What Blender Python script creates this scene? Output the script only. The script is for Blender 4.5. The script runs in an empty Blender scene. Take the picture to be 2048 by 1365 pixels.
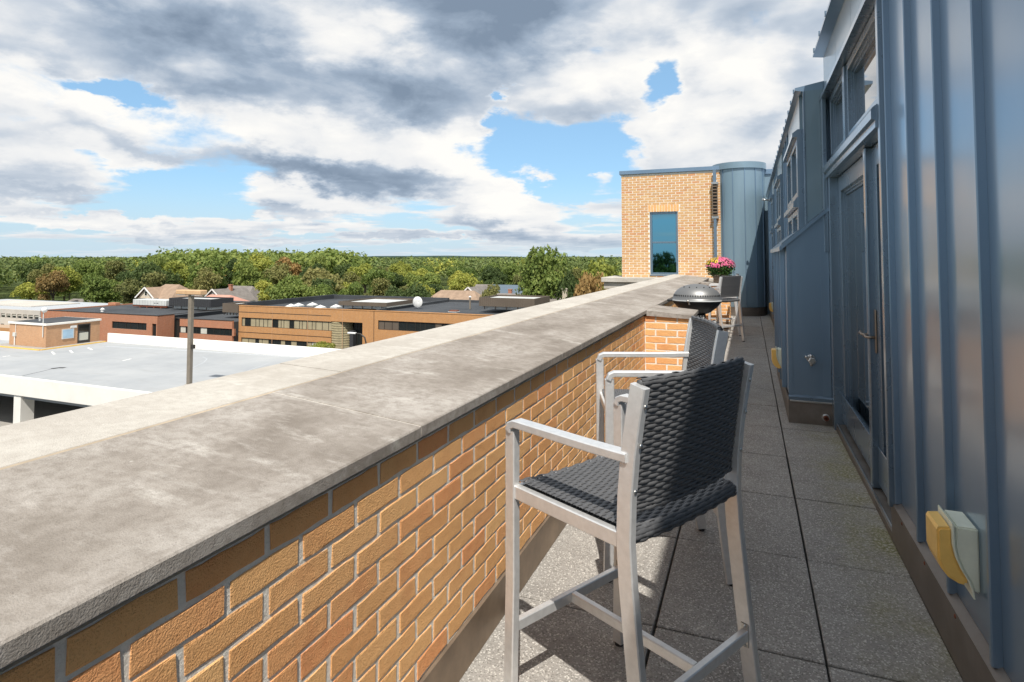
import bpy, bmesh, math, random
import numpy as np
from mathutils import Vector, Matrix
R = math.radians
random.seed(7); rng = np.random.default_rng(7)
S = bpy.context.scene
COL = S.collection

# ------------------------------------------------------------------ camera
CAM_H = 1.55; FPX = 1190.0; PITCH = R(2.4); YAW = R(21.70); CX, CY = 1024.0, 465.1
cam = bpy.data.cameras.new('camera'); camo = bpy.data.objects.new('camera', cam); COL.objects.link(camo)
cam.sensor_width = 36; cam.lens = FPX / 2048 * 36; cam.shift_x = 0; cam.shift_y = -0.1061
cam.clip_start = 0.05; cam.clip_end = 20000
camo.location = (0, 0, CAM_H); camo.rotation_euler = (math.pi / 2 + PITCH, 0, YAW)
S.camera = camo

def ray(x, y):      # direction of a pixel of the 2048 px survey photograph
    c, s, ct, st = math.cos(YAW), math.sin(YAW), math.cos(PITCH), math.sin(PITCH)
    fw = Vector((-s * ct, c * ct, st)); rt = Vector((c, s, 0)); up = rt.cross(fw)
    return fw + rt * ((x - CX) / FPX) - up * ((y - CY) / FPX)
def at(x, y, Y):    # the surveyed point at distance Y along the terrace axis
    r = ray(x, y); return Vector((0, 0, CAM_H)) + r * (Y / r.y)
def azel(x, y):
    r = ray(x, y).normalized(); return math.atan2(r.x, r.y), math.asin(r.z)

# ------------------------------------------------------------------ light
SUN = Vector((0.245, -0.65, 1.0)).normalized()      # towards the sun
sun = bpy.data.lights.new('sun', 'SUN'); suno = bpy.data.objects.new('sun', sun); COL.objects.link(suno)
sun.energy = 4.0; sun.angle = R(0.53); sun.color = (1.0, 0.95, 0.87)
suno.rotation_euler = SUN.to_track_quat('Z', 'Y').to_euler(); suno.location = (5, -5, 30)
vs = S.view_settings
vs.view_transform = 'Standard'; vs.look = 'None'; vs.exposure = 0.46; vs.gamma = 1; vs.use_curve_mapping = False
S.render.engine = 'CYCLES'
S.cycles.max_bounces = 5; S.cycles.diffuse_bounces = 3; S.cycles.glossy_bounces = 3; S.cycles.transmission_bounces = 3; S.cycles.transparent_max_bounces = 4

world = bpy.data.worlds.new('World'); S.world = world; world.use_nodes = True
nt = world.node_tree; nt.nodes.clear(); L = nt.links
def N(t, **k):
    n = nt.nodes.new(t)
    for a, b in k.items(): setattr(n, a, b)
    return n
def M(op, a, b=None, c=None, clamp=False):
    n = N('ShaderNodeMath', operation=op); n.use_clamp = clamp
    for i, v in enumerate((a, b, c)):
        if v is None: continue
        if isinstance(v, (int, float)): n.inputs[i].default_value = v
        else: L.new(v, n.inputs[i])
    return n.outputs[0]
def SM(v, a, b, t0=0.0, t1=1.0):
    n = N('ShaderNodeMapRange', interpolation_type='SMOOTHSTEP'); L.new(v, n.inputs[0])
    for i, q in enumerate((a, b, t0, t1)): n.inputs[i + 1].default_value = q
    return n.outputs[0]
def NZ(vec, scale, detail=6, rough=.55, dist=0.):
    n = N('ShaderNodeTexNoise'); L.new(vec, n.inputs['Vector'])
    n.inputs['Scale'].default_value = scale; n.inputs['Detail'].default_value = detail
    n.inputs['Roughness'].default_value = rough; n.inputs['Distortion'].default_value = dist
    return n
sky = N('ShaderNodeTexSky', sky_type='NISHITA'); sky.sun_disc = False
sky.sun_elevation = math.asin(SUN.z); sky.sun_rotation = math.atan2(SUN.x, SUN.y)
sky.altitude = 200; sky.air_density = 1.0; sky.dust_density = 0.6; sky.ozone_density = 1.4
tc = N('ShaderNodeTexCoord'); sep = N('ShaderNodeSeparateXYZ'); L.new(tc.outputs['Generated'], sep.inputs[0])
AZ = M('ARCTAN2', sep.outputs[0], sep.outputs[1]); EL = M('ARCSINE', sep.outputs[2])
cv = N('ShaderNodeCombineXYZ'); L.new(AZ, cv.inputs[0]); L.new(EL, cv.inputs[1])
V = cv.outputs[0]
def VM(op, a, b):
    n = N('ShaderNodeVectorMath', operation=op); L.new(a, n.inputs[0])
    if isinstance(b, tuple): n.inputs[1].default_value = b
    else: L.new(b, n.inputs[1])
    return n.outputs[0]
# seamless noise: 3D direction, flattened in height so that clouds lie in layers
DIR = tc.outputs['Generated']
DF = VM('MULTIPLY', DIR, (1, 1, 2.1))
wn = NZ(DF, 5.0, 6, .62)
wo = VM('MULTIPLY', VM('SUBTRACT', wn.outputs['Color'], (.5, .5, .5)), (.26, .15, 0))
VW = VM('ADD', V, wo)
fb = NZ(VM('ADD', DF, (3.1, 1.7, .4)), 6.5, 8, .6, .25).outputs['Fac']
fb2 = NZ(VM('ADD', DF, (7.3, 2.2, 5.4)), 7.0, 6, .6, .4).outputs['Fac']
# the same field a little higher up the sky: cloud above and none below = dark base, the reverse = lit top
fb3 = NZ(VM('ADD', DF, (3.1, 1.7, .4 + .085)), 6.5, 3, .5, .25).outputs['Fac']
def blobs(start, lst):
    acc = start
    for (x, y, rx, ry, rot, amp) in lst:
        a, e = azel(x, y)
        mp = N('ShaderNodeMapping', vector_type='TEXTURE'); L.new(VW, mp.inputs[0])
        mp.inputs['Location'].default_value = (a, e, 0); mp.inputs['Rotation'].default_value = (0, 0, R(-rot))
        mp.inputs['Scale'].default_value = (rx / 1150, ry / 1150, 1)
        ln = N('ShaderNodeVectorMath', operation='LENGTH'); L.new(mp.outputs[0], ln.inputs[0])
        g = SM(ln.outputs['Value'], 0.25, 1.45, 1, 0)
        acc = M('MULTIPLY_ADD', g, amp, acc)
    return acc
c0 = SM(EL, .03, .22, .44, .72)
cov = blobs(c0, [(330, 392, 170, 40, 0, -.55), (1090, 300, 190, 62, -8, -.62), (1200, 345, 110, 50, 0, -.4), (1335, 178, 66, 34, -30, -.46), (960, 45, 240, 110, 0, .35), (500, 90, 420, 90, 12, .2),
                 (200, 168, 80, 18, 0, -.45), (1003, 190, 22, 16, 0, -.4), (1000, 248, 40, 26, 0, -.3), (420, 345, 120, 22, 0, -.2),
                 (590, 398, 180, 34, 0, .35), (955, 395, 120, 62, 10, .42), (1080, 440, 180, 52, 10, .34), (1217, 372, 45, 26, 0, .38),
                 (130, 385, 160, 24, 4, .36), (1450, 260, 190, 100, 0, .4), (160, 320, 260, 34, 5, .3), (790, 300, 230, 70, 0, .3),
                 (120, 445, 200, 10, 0, .34), (560, 440, 150, 14, 0, .34), (800, 470, 180, 9, 0, .30), (320, 462, 170, 8, 0, .32), (950, 462, 130, 9, 0, .30), (1150, 470, 110, 10, 0, .3), (250, 435, 110, 9, 0, .3), (480, 480, 200, 6, 0, .24)])
dn = N('ShaderNodeVectorMath', operation='SCALE'); L.new(DIR, dn.inputs[0]); L.new(M('DIVIDE', 1.0, M('ADD', M('MAXIMUM', sep.outputs[2], 0.0), .075)), dn.inputs['Scale'])
fl1 = NZ(VM('MULTIPLY', dn.outputs[0], (1, 1, 2.4)), .62, 6, .58).outputs['Fac']; fl2 = NZ(VM('ADD', VM('MULTIPLY', dn.outputs[0], (1, 1, 2.4)), (0, 0, .28)), 1.0 * .62, 3, .5).outputs['Fac']
lw = SM(EL, .10, .24, 1, 0)
def mixv(a, b): return M('ADD', M('MULTIPLY', b, lw), M('MULTIPLY', a, M('SUBTRACT', 1, lw)))
fb, fb3 = mixv(fb, fl1), mixv(fb3, fl2)
cov2 = M('ADD', cov, M('MULTIPLY', M('SUBTRACT', fb, .5), M('MULTIPLY_ADD', lw, .9, 1.25)))
alpha = SM(cov2, .43, .69)
bri = blobs(M('ADD', .50, M('MULTIPLY', M('SUBTRACT', fb2, .5), .5)),
            [(220, 215, 370, 62, 3, .62), (830, 290, 200, 58, 0, .55), (1440, 230, 210, 120, 0, .42), (180, 335, 240, 26, 5, .3),
             (965, 375, 110, 50, 10, .45), (600, 385, 160, 26, 0, .35), (1080, 415, 180, 40, 10, .3), (1230, 130, 260, 60, 0, .3),
             (720, 80, 110, 70, 20, .32), (40, 15, 130, 50, 20, .35), (1217, 365, 45, 25, 0, .4), (560, 440, 160, 12, 0, .25), (150, 445, 220, 10, 0, .25),
             (280, 140, 470, 52, 13, -0.360), (430, 55, 320, 44, 16, -0.302), (960, 45, 210, 95, 0, -0.518), (830, 205, 150, 46, 10, -0.302),
             (340, 298, 360, 26, 8, -0.396), (760, 362, 220, 20, 3, -0.396), (1120, 215, 140, 40, 0, -0.144), (1480, 270, 130, 34, -8, -0.252),
             (1380, 40, 260, 60, -5, -0.115), (600, 215, 130, 36, 15, -0.216), (620, 420, 170, 10, 0, -0.180), (960, 445, 160, 14, 5, -0.216), (140, 405, 150, 8, 3, -0.180)])
bri = M('ADD', bri, M('MULTIPLY', M('SUBTRACT', fb, fb3), 1.5))
bri = M('ADD', bri, M('MULTIPLY', M('SUBTRACT', 1, SM(cov2, .55, .85)), .22))
bri = M('MULTIPLY_ADD', bri, .84, .10)
rp = N('ShaderNodeValToRGB'); L.new(bri, rp.inputs[0])
e = rp.color_ramp.elements
e[0].position = 0.0; e[0].color = (.225, .295, .395, 1); e[1].position = 1.0; e[1].color = (1.0, .985, .95, 1)
for p, c in ((.28, (.36, .445, .56, 1)), (.52, (.575, .64, .725, 1)), (.74, (.86, .87, .88, 1))):
    q = e.new(p); q.color = c
cs = N('ShaderNodeVectorMath', operation='SCALE'); L.new(rp.outputs[0], cs.inputs[0]); cs.inputs['Scale'].default_value = 4.9
# thin haze towards the horizon
hz = SM(EL, 0.0, .13, .8, 0)
mk = N('ShaderNodeMix', data_type='RGBA'); mk.inputs[0].default_value = .5; mk.inputs[7].default_value = (1.75, 3.15, 4.4, 1)
mh = N('ShaderNodeMix', data_type='RGBA'); L.new(hz, mh.inputs[0]); skm = VM('MULTIPLY', sky.outputs[0], (.62, .72, .80)); L.new(skm, mk.inputs[6]); L.new(mk.outputs[2], mh.inputs[6]); mh.inputs[7].default_value = (2.9, 3.6, 4.15, 1)
al2 = M('MULTIPLY', alpha, SM(EL, -.005, .035, .35, 1))
mx = N('ShaderNodeMix', data_type='RGBA'); L.new(al2, mx.inputs[0]); L.new(mh.outputs[2], mx.inputs[6]); L.new(cs.outputs[0], mx.inputs[7])
bg = N('ShaderNodeBackground'); L.new(mx.outputs[2], bg.inputs[0]); bg.inputs[1].default_value = 0.15
wo_ = N('ShaderNodeOutputWorld'); L.new(bg.outputs[0], wo_.inputs[0])
world.cycles.sampling_method = 'MANUAL'; world.cycles.sample_map_resolution = 512

# ------------------------------------------------------------------ materials
MATS = {}
class MT:
    def __init__(s, name, color=(.5, .5, .5), rough=.6, metal=0., spec=.5):
        m = bpy.data.materials.new(name); m.use_nodes = True; s.m = m; s.t = m.node_tree
        s.b = s.t.nodes['Principled BSDF']
        s.b.inputs['Base Color'].default_value = (*color, 1); s.b.inputs['Roughness'].default_value = rough
        s.b.inputs['Metallic'].default_value = metal; s.b.inputs['Specular IOR Level'].default_value = spec
        MATS[name] = m
    def n(s, t, **k):
        q = s.t.nodes.new(t)
        for a, b in k.items(): setattr(q, a, b)
        return q
    def l(s, a, b): s.t.links.new(a, b)
    def pos(s, scale=(1, 1, 1), obj=False):
        if obj: o = s.n('ShaderNodeTexCoord').outputs['Object']
        else: o = s.n('ShaderNodeNewGeometry').outputs['Position']
        if scale == (1, 1, 1): return o
        m = s.n('ShaderNodeVectorMath', operation='MULTIPLY'); s.l(o, m.inputs[0]); m.inputs[1].default_value = scale
        return m.outputs[0]
    def noise(s, vec, sc, det=4, ro=.55):
        q = s.n('ShaderNodeTexNoise'); s.l(vec, q.inputs['Vector']); q.inputs['Scale'].default_value = sc
        q.inputs['Detail'].default_value = det; q.inputs['Roughness'].default_value = ro; return q.outputs['Fac']
    def ramp(s, f, stops):
        q = s.n('ShaderNodeValToRGB'); s.l(f, q.inputs[0]); el = q.color_ramp.elements
        for i, (p, c) in enumerate(stops):
            x = el[i] if i < 2 else el.new(p)
            x.position = p; x.color = (*c, 1)
        return q.outputs[0]
    def mix(s, f, a, b, mode='MIX'):
        q = s.n('ShaderNodeMix', data_type='RGBA', blend_type=mode)
        for i, v in ((0, f), (6, a), (7, b)):
            if isinstance(v, (int, float)): q.inputs[i].default_value = v
            elif isinstance(v, tuple): q.inputs[i].default_value = (*v, 1)
            else: s.l(v, q.inputs[i])
        return q.outputs[2]
    def math(s, op, a, b=0., clamp=False):
        q = s.n('ShaderNodeMath', operation=op); q.use_clamp = clamp
        for i, v in enumerate((a, b)):
            if isinstance(v, (int, float)): q.inputs[i].default_value = v
            else: s.l(v, q.inputs[i])
        return q.outputs[0]
    def rnd(s):   # one value per object and per loose piece
        a = s.n('ShaderNodeObjectInfo').outputs['Random']; b = s.n('ShaderNodeNewGeometry').outputs['Random Per Island']
        return s.math('FRACT', s.math('ADD', s.math('MULTIPLY', a, 7.3), b))
    def col(s, c): s.l(c, s.b.inputs['Base Color'])
    def bump(s, h, dist=.01, st=1.):
        q = s.n('ShaderNodeBump'); q.inputs['Distance'].default_value = dist; q.inputs['Strength'].default_value = st
        s.l(h, q.inputs['Height']); s.l(q.outputs[0], s.b.inputs['Normal'])
    def rough(s, f, a, b):
        q = s.n('ShaderNodeMapRange'); s.l(f, q.inputs[0]); q.inputs[3].default_value = a; q.inputs[4].default_value = b
        s.l(q.outputs[0], s.b.inputs['Roughness'])

def simple(name, c, rough=.6, metal=0., spec=.5, var=.12, sc=3.):
    m = MT(name, c, rough, metal, spec)
    f = m.noise(m.pos(), sc, 5, .6)
    m.col(m.ramp(f, [(.3, tuple(x * (1 - var) for x in c)), (.7, tuple(min(1, x * (1 + var)) for x in c))]))
    return m

# parapet bricks
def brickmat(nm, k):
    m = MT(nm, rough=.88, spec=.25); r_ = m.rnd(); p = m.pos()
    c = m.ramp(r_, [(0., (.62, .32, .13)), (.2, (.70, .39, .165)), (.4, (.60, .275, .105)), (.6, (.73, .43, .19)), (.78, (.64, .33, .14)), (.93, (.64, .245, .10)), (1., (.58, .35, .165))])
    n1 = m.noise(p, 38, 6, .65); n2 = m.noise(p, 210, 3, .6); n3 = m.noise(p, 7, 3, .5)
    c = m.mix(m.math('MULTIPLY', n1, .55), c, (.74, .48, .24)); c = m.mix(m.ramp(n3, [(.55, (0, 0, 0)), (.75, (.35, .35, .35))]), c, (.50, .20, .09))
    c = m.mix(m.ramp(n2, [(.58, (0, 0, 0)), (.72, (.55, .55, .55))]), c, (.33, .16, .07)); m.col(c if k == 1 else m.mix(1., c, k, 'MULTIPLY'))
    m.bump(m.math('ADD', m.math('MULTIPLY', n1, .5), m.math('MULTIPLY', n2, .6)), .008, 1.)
brickmat('brick_tan_lifted', (1.2, 1.17, 1.12)); brickmat('brick_pale_dimmed', (.92, .98, 1.05))  # one brick: parapet copy lightened for its weak grazing sun, tower copy paler, dimmed
m = MT('mortar', rough=.95, spec=.1); p = m.pos(); f = m.noise(p, 60, 6, .7)
m.col(m.ramp(f, [(.3, (.70, .655, .58)), (.7, (.86, .82, .74))])); m.bump(f, .006, .9)
# coping stone
def stone(name, lo, mid, hi, patch):
    m = MT(name, rough=.9, spec=.2); p = m.pos(); ps = m.pos((1, .55, 1))
    a = m.noise(ps, 3.2, 7, .62); b = m.noise(p, 26, 6, .7); d = m.noise(m.pos((.55, 1.7, 1)), 5.0, 6, .65); g = m.noise(p, 240, 3, .6)
    c = m.ramp(a, [(.30, lo), (.50, mid), (.68, hi)])
    c = m.mix(m.ramp(d, [(.57, (0, 0, 0)), (.70, (.75, .75, .75))]), c, patch)
    c = m.mix(m.ramp(b, [(.42, (0, 0, 0)), (.66, (.62, .62, .62))]), c, lo); c = m.mix(m.ramp(m.noise(m.pos((.6, 1.5, 1)), 17, 6, .7), [(.54, (0, 0, 0)), (.70, (.5, .5, .5))]), c, hi); c = m.mix(m.ramp(g, [(.55, (0, 0, 0)), (.75, (.4, .4, .4))]), c, tuple(x * .55 for x in lo))
    v = m.n('ShaderNodeTexVoronoi'); m.l(p, v.inputs['Vector']); v.inputs['Scale'].default_value = 5.5
    c = m.mix(m.ramp(v.outputs['Distance'], [(.012, (.6, .6, .6)), (.034, (0, 0, 0))]), c, tuple(min(1, x * 1.1) for x in patch))
    m.col(c); m.bump(m.math('ADD', m.math('MULTIPLY', b, .5), g), .004, .55)
    return m
stone('coping_stone', (.20, .172, .145), (.325, .29, .255), (.435, .40, .362), (.54, .505, .46))
simple('joint_sand', (.40, .33, .25), .95, 0, .1, .35, 6)
stone('pale_stone', (.40, .365, .32), (.49, .455, .405), (.56, .53, .475), (.62, .59, .535))
# pavers
m = MT('paver_concrete', rough=.9, spec=.25); p = m.pos(); r_ = m.rnd()
v = m.n('ShaderNodeTexVoronoi'); m.l(p, v.inputs['Vector']); v.inputs['Scale'].default_value = 170
w2 = m.n('ShaderNodeTexWhiteNoise'); m.l(v.outputs['Position'], w2.inputs['Vector'])
a = m.noise(p, 3.5, 6, .6); b = m.noise(p, 120, 4, .7)
c = m.ramp(a, [(.3, (.27, .252, .23)), (.7, (.39, .368, .338))])
c = m.mix(m.math('MULTIPLY', r_, .35), c, (.30, .285, .265))
c = m.mix(m.ramp(w2.outputs['Value'], [(.80, (0, 0, 0)), (.97, (.8, .8, .8))]), c, (.66, .63, .58))
c = m.mix(m.ramp(w2.outputs['Value'], [(.05, (.6, .6, .6)), (.22, (0, 0, 0))]), c, (.14, .13, .116))
sx = m.n('ShaderNodeSeparateXYZ'); m.l(p, sx.inputs[0])
edge = m.math('ADD', sx.outputs[0], m.math('MULTIPLY', m.noise(p, 9, 6, .7), .5))
mo = m.ramp(edge, [(.62, (0, 0, 0)), (.90, (1, 1, 1))])
ev = m.ramp(m.noise(p, 2.3, 3, .5), [(.35, (.1, .1, .1)), (.65, (1, 1, 1))])
c = m.mix(m.mix(1., mo, ev, 'MULTIPLY'), c, m.ramp(m.noise(p, 60, 4, .7), [(.36, (.13, .125, .035)), (.50, (.26, .24, .10)), (.62, (.52, .50, .43))])); m.col(c)
m.bump(m.math('ADD', b, m.math('MULTIPLY', v.outputs['Distance'], .8)), .004, .7)
simple('terrace_bed', (.03, .03, .03), .95)
# metals
def paint(name, c, rough=.3, metal=.0, spec=.6, coat=.0):
    m = MT(name, c, rough, metal, spec); p = m.pos((1, 1, .25)); coat = coat or .8; f = m.noise(p, 2.2, 4, .5); g = m.noise(m.pos(), 5, 3, .5)
    m.col(m.ramp(f, [(.3, tuple(x * .93 for x in c)), (.7, tuple(x * 1.07 for x in c))])); m.rough(g, rough - .03, rough + .05)
    m.bump(m.noise(m.pos((1, 1, .5)), 2.6, 2, .5), .012, .14)
    m.b.inputs['Coat Weight'].default_value = coat; m.b.inputs['Coat Roughness'].default_value = .16
    return m
paint('blue_metal', (.19, .28, .385), .31, .55, .6)
paint('blue_metal_trim', (.16, .225, .295), .27, .55, .6)
paint('blue_metal_tower', (.19, .275, .335), .42, .3, .5)
m = MT('brushed_aluminium', (.60, .60, .60), .38, .6); p = m.pos((1, 1, 1), True); f = m.noise(p, 40, 4, .6)
m.col(m.ramp(f, [(.3, (.70, .695, .685)), (.7, (.80, .795, .785))])); m.rough(f, .34, .46)
m = MT('lead_flashing', (.22, .20, .18), .5, .55); p = m.pos(); f = m.noise(p, 6, 6, .65); g = m.noise(m.pos((2, 2, .4)), 14, 5, .6)
m.col(m.mix(m.math('MULTIPLY', g, .5), m.ramp(f, [(.3, (.15, .128, .108)), (.7, (.26, .235, .21))]), (.17, .135, .105))); m.rough(f, .4, .62)
simple('brown_flashing', (.235, .17, .115), .42, .35, .5, .3, 5); simple('steel', (.55, .54, .52), .3, 1.); simple('rust', (.16, .05, .025), .8); simple('black_plastic', (.015, .015, .016), .45)
simple('bronze', (.30, .235, .18), .35, .8)
m = MT('wicker', (.028, .030, .034), .5, 0, .45); p = m.pos((1, 1, 1), True); f = m.noise(p, 120, 4, .6); r_ = m.rnd()
m.col(m.mix(m.math('MULTIPLY', r_, .4), m.ramp(f, [(.3, (.060, .061, .065)), (.7, (.105, .106, .11))]), (.12, .12, .123)))
# glass
m = MT('window_glass', (.012, .018, .022), .015, 0, .9); m.b.inputs['Coat Weight'].default_value = .6; m.b.inputs['Coat Roughness'].default_value = .01
p = m.pos(); m.bump(m.noise(p, 1.2, 1, .3), .004, .12)
m = MT('tower_glass', (.16, .36, .46), .02, 1., 1.); p = m.pos(); m.bump(m.noise(p, 1.0, 1, .3), .004, .1)
simple('yellow_lens', (.88, .55, .15), .35, 0, .5, .06, 20); simple('pale_housing', (.74, .76, .62), .5, 0, .4, .10, 9)
m = MT('lid_enamel', (.20, .20, .20), .42, .5); p = m.pos(); f = m.noise(p, 300, 2, .5); m.bump(f, .001, .25)
simple('grill_grey', (.42, .43, .43), .45, .1); simple('black_iron', (.016, .016, .017), .5)
simple('basket', (.20, .15, .105), .85, 0, .3, .3, 40)
def leaf(name, stops, trans=.35, sc=.35):
    m = MT(name, rough=.6, spec=.25); r_ = m.rnd(); f = m.noise(m.pos(), sc, 3, .6)
    oi = m.n('ShaderNodeObjectInfo').outputs['Random']; isl = m.n('ShaderNodeNewGeometry').outputs['Random Per Island']
    c = m.ramp(m.math('ADD', m.math('ADD', m.math('MULTIPLY', oi, .34), m.math('MULTIPLY', isl, .36)), m.math('MULTIPLY', f, .34)), stops); m.col(c)
    tr = m.n('ShaderNodeBsdfTranslucent'); m.l(c, tr.inputs[0]); mxs = m.n('ShaderNodeMixShader'); mxs.inputs[0].default_value = trans
    m.l(m.b.outputs[0], mxs.inputs[1]); m.l(tr.outputs[0], mxs.inputs[2])
    m.l(mxs.outputs[0], m.t.nodes['Material Output'].inputs[0])
leaf('leaf_green', [(.2, (0.092, 0.143, 0.035)), (.5, (0.173, 0.235, 0.056)), (.85, (0.301, 0.343, 0.089))])
leaf('leaf_yellow', [(.2, (0.170, 0.204, 0.040)), (.5, (0.326, 0.352, 0.070)), (.85, (0.521, 0.494, 0.109))])
leaf('leaf_dark', [(.2, (0.041, 0.068, 0.024)), (.5, (0.078, 0.116, 0.037)), (.85, (0.136, 0.180, 0.056))])
leaf('leaf_olive', [(.2, (0.116, 0.134, 0.047)), (.5, (0.219, 0.222, 0.074)), (.85, (0.347, 0.314, 0.116))])
leaf('leaf_rust', [(.2, (0.187, 0.138, 0.053)), (.5, (0.355, 0.236, 0.089)), (.85, (0.506, 0.321, 0.130))])
leaf('leaf_far', [(.2, (0.070, 0.107, 0.036)), (.5, (0.124, 0.170, 0.055)), (.85, (0.214, 0.245, 0.076))], .2, .01)
leaf('leaf_pot', [(.2, (.03, .08, .015)), (.5, (.06, .14, .03)), (.85, (.12, .22, .05))], .3, 30)
leaf('petal_pink', [(.2, (.55, .05, .17)), (.5, (.72, .10, .26)), (.85, (.85, .30, .42))], .3, 30)
leaf('petal_yellow', [(.2, (.75, .42, .03)), (.6, (.85, .58, .08)), (.85, (.9, .65, .15))], .3, 30)
simple('bark', (.13, .105, .08), .9, 0, .2, .3, 2.)
# far setting
m = MT('ground_mix', rough=.95, spec=.1); p = m.pos(); f = m.noise(p, .02, 5, .6); g = m.noise(p, .5, 4, .6)
m.col(m.mix(m.math('MULTIPLY', g, .5), m.ramp(f, [(.4, (.055, .085, .025)), (.6, (.085, .115, .035))]), (.12, .13, .06)))
m = MT('asphalt', rough=.92, spec=.2); p = m.pos(); f = m.noise(p, 1.2, 6, .7); m.col(m.ramp(f, [(.3, (.040, .040, .042)), (.7, (.065, .064, .063))]))
m = MT('deck_concrete', rough=.9, spec=.2); p = m.pos(); f = m.noise(p, .22, 6, .62); g = m.noise(m.pos((.3, 2.2, 1)), .8, 5, .6)
c = m.ramp(f, [(.3, (.315, .33, .345)), (.7, (.40, .41, .415))]); c = m.mix(m.ramp(g, [(.55, (0, 0, 0)), (.75, (.5, .5, .5))]), c, (.29, .29, .285)); m.col(c)
simple('white_paint', (.80, .775, .72), .8, 0, .3, .06, .7); simple('yellow_paint', (.72, .46, .10), .8); simple('line_paint', (.75, .74, .70), .85)
simple('soffit_concrete', (.34, .32, .29), .9)
def farbrick(name, a, b, sc=1.):
    m = MT(name, rough=.9, spec=.2); p = m.pos()
    sx = m.n('ShaderNodeSeparateXYZ'); m.l(p, sx.inputs[0]); cb = m.n('ShaderNodeCombineXYZ')
    m.l(m.math('ADD', sx.outputs[0], sx.outputs[1]), cb.inputs[0]); m.l(sx.outputs[2], cb.inputs[1])
    q = m.n('ShaderNodeTexBrick'); m.l(cb.outputs[0], q.inputs['Vector']); q.inputs['Scale'].default_value = 1.
    q.inputs['Brick Width'].default_value = .23 * sc; q.inputs['Row Height'].default_value = .078 * sc; q.inputs['Mortar Size'].default_value = .006
    q.inputs['Color1'].default_value = (*a, 1); q.inputs['Color2'].default_value = (*b, 1); q.inputs['Mortar'].default_value = (.42, .34, .26, 1)
    c = m.mix(m.math('MULTIPLY', m.noise(p, .35, 5, .6), .35), q.outputs['Color'], tuple(x * .75 for x in a))
    c = m.mix(m.ramp(m.noise(m.pos((1, 1, .3)), 1.6, 5, .65), [(.5, (0, 0, 0)), (.75, (.4, .4, .4))]), c, tuple(min(1, x * 1.25) for x in b)); m.col(c)
farbrick('orange_brick', (.46, .215, .075), (.54, .275, .105)); farbrick('red_brick', (.40, .155, .082), (.48, .205, .115)); farbrick('stair_brick', (.47, .26, .14), (.55, .32, .18))
farbrick('chimney_brick', (.36, .13, .08), (.44, .18, .11))
m = MT('roof_membrane', rough=.8, spec=.2); p = m.pos(); f = m.noise(p, .12, 6, .65); m.col(m.ramp(f, [(.3, (.042, .046, .052)), (.7, (.085, .09, .096))]))
simple('dark_glass', (.018, .022, .022), .06, 0, .7, .2, .5); simple('blind_tan', (.36, .31, .20), .7, 0, .3, .15, .6); simple('blind_pale', (.52, .52, .46), .7, 0, .3, .1, .6)
simple('screen_brown', (.125, .10, .078), .7, 0, .3, .1, .3); simple('screen_dark', (.045, .046, .05), .6, 0, .3); simple('unit_grey', (.55, .56, .54), .55, 0, .4, .12, .4)
simple('white_metal', (.72, .72, .70), .5); simple('bronze_frame', (.035, .03, .026), .5); simple('lattice_tan', (.42, .36, .22), .7)
simple('sign_blue', (.36, .52, .66), .5, 0, .3, .15, 1.2); simple('lamp_tan', (.56, .36, .20), .6); simple('pole_brown', (.20, .17, .135), .6)
simple('shingle_tan', (.30, .215, .155), .9, 0, .2, .18, .8); simple('shingle_grey', (.20, .18, .165), .9, 0, .2, .18, .8); simple('shingle_pink', (.50, .26, .20), .9, 0, .2, .12, .5)
simple('siding_cream', (.55, .48, .38), .8); simple('siding_grey', (.34, .33, .31), .8); simple('solar_blue', (.10, .135, .17), .45, 0, .5); simple('trim_white', (.75, .73, .70), .7)
simple('concrete_panel', (.50, .47, .42), .85, 0, .2, .1, .2); simple('membrane_grey', (.40, .42, .44), .85)
m = MT('hill_forest', rough=.95, spec=.05); p = m.pos(); f = m.noise(p, .012, 6, .7); m.col(m.ramp(f, [(.35, (.028, .052, .052)), (.65, (.05, .078, .062))]))  # bluish green base colour stands in for distance haze

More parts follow.
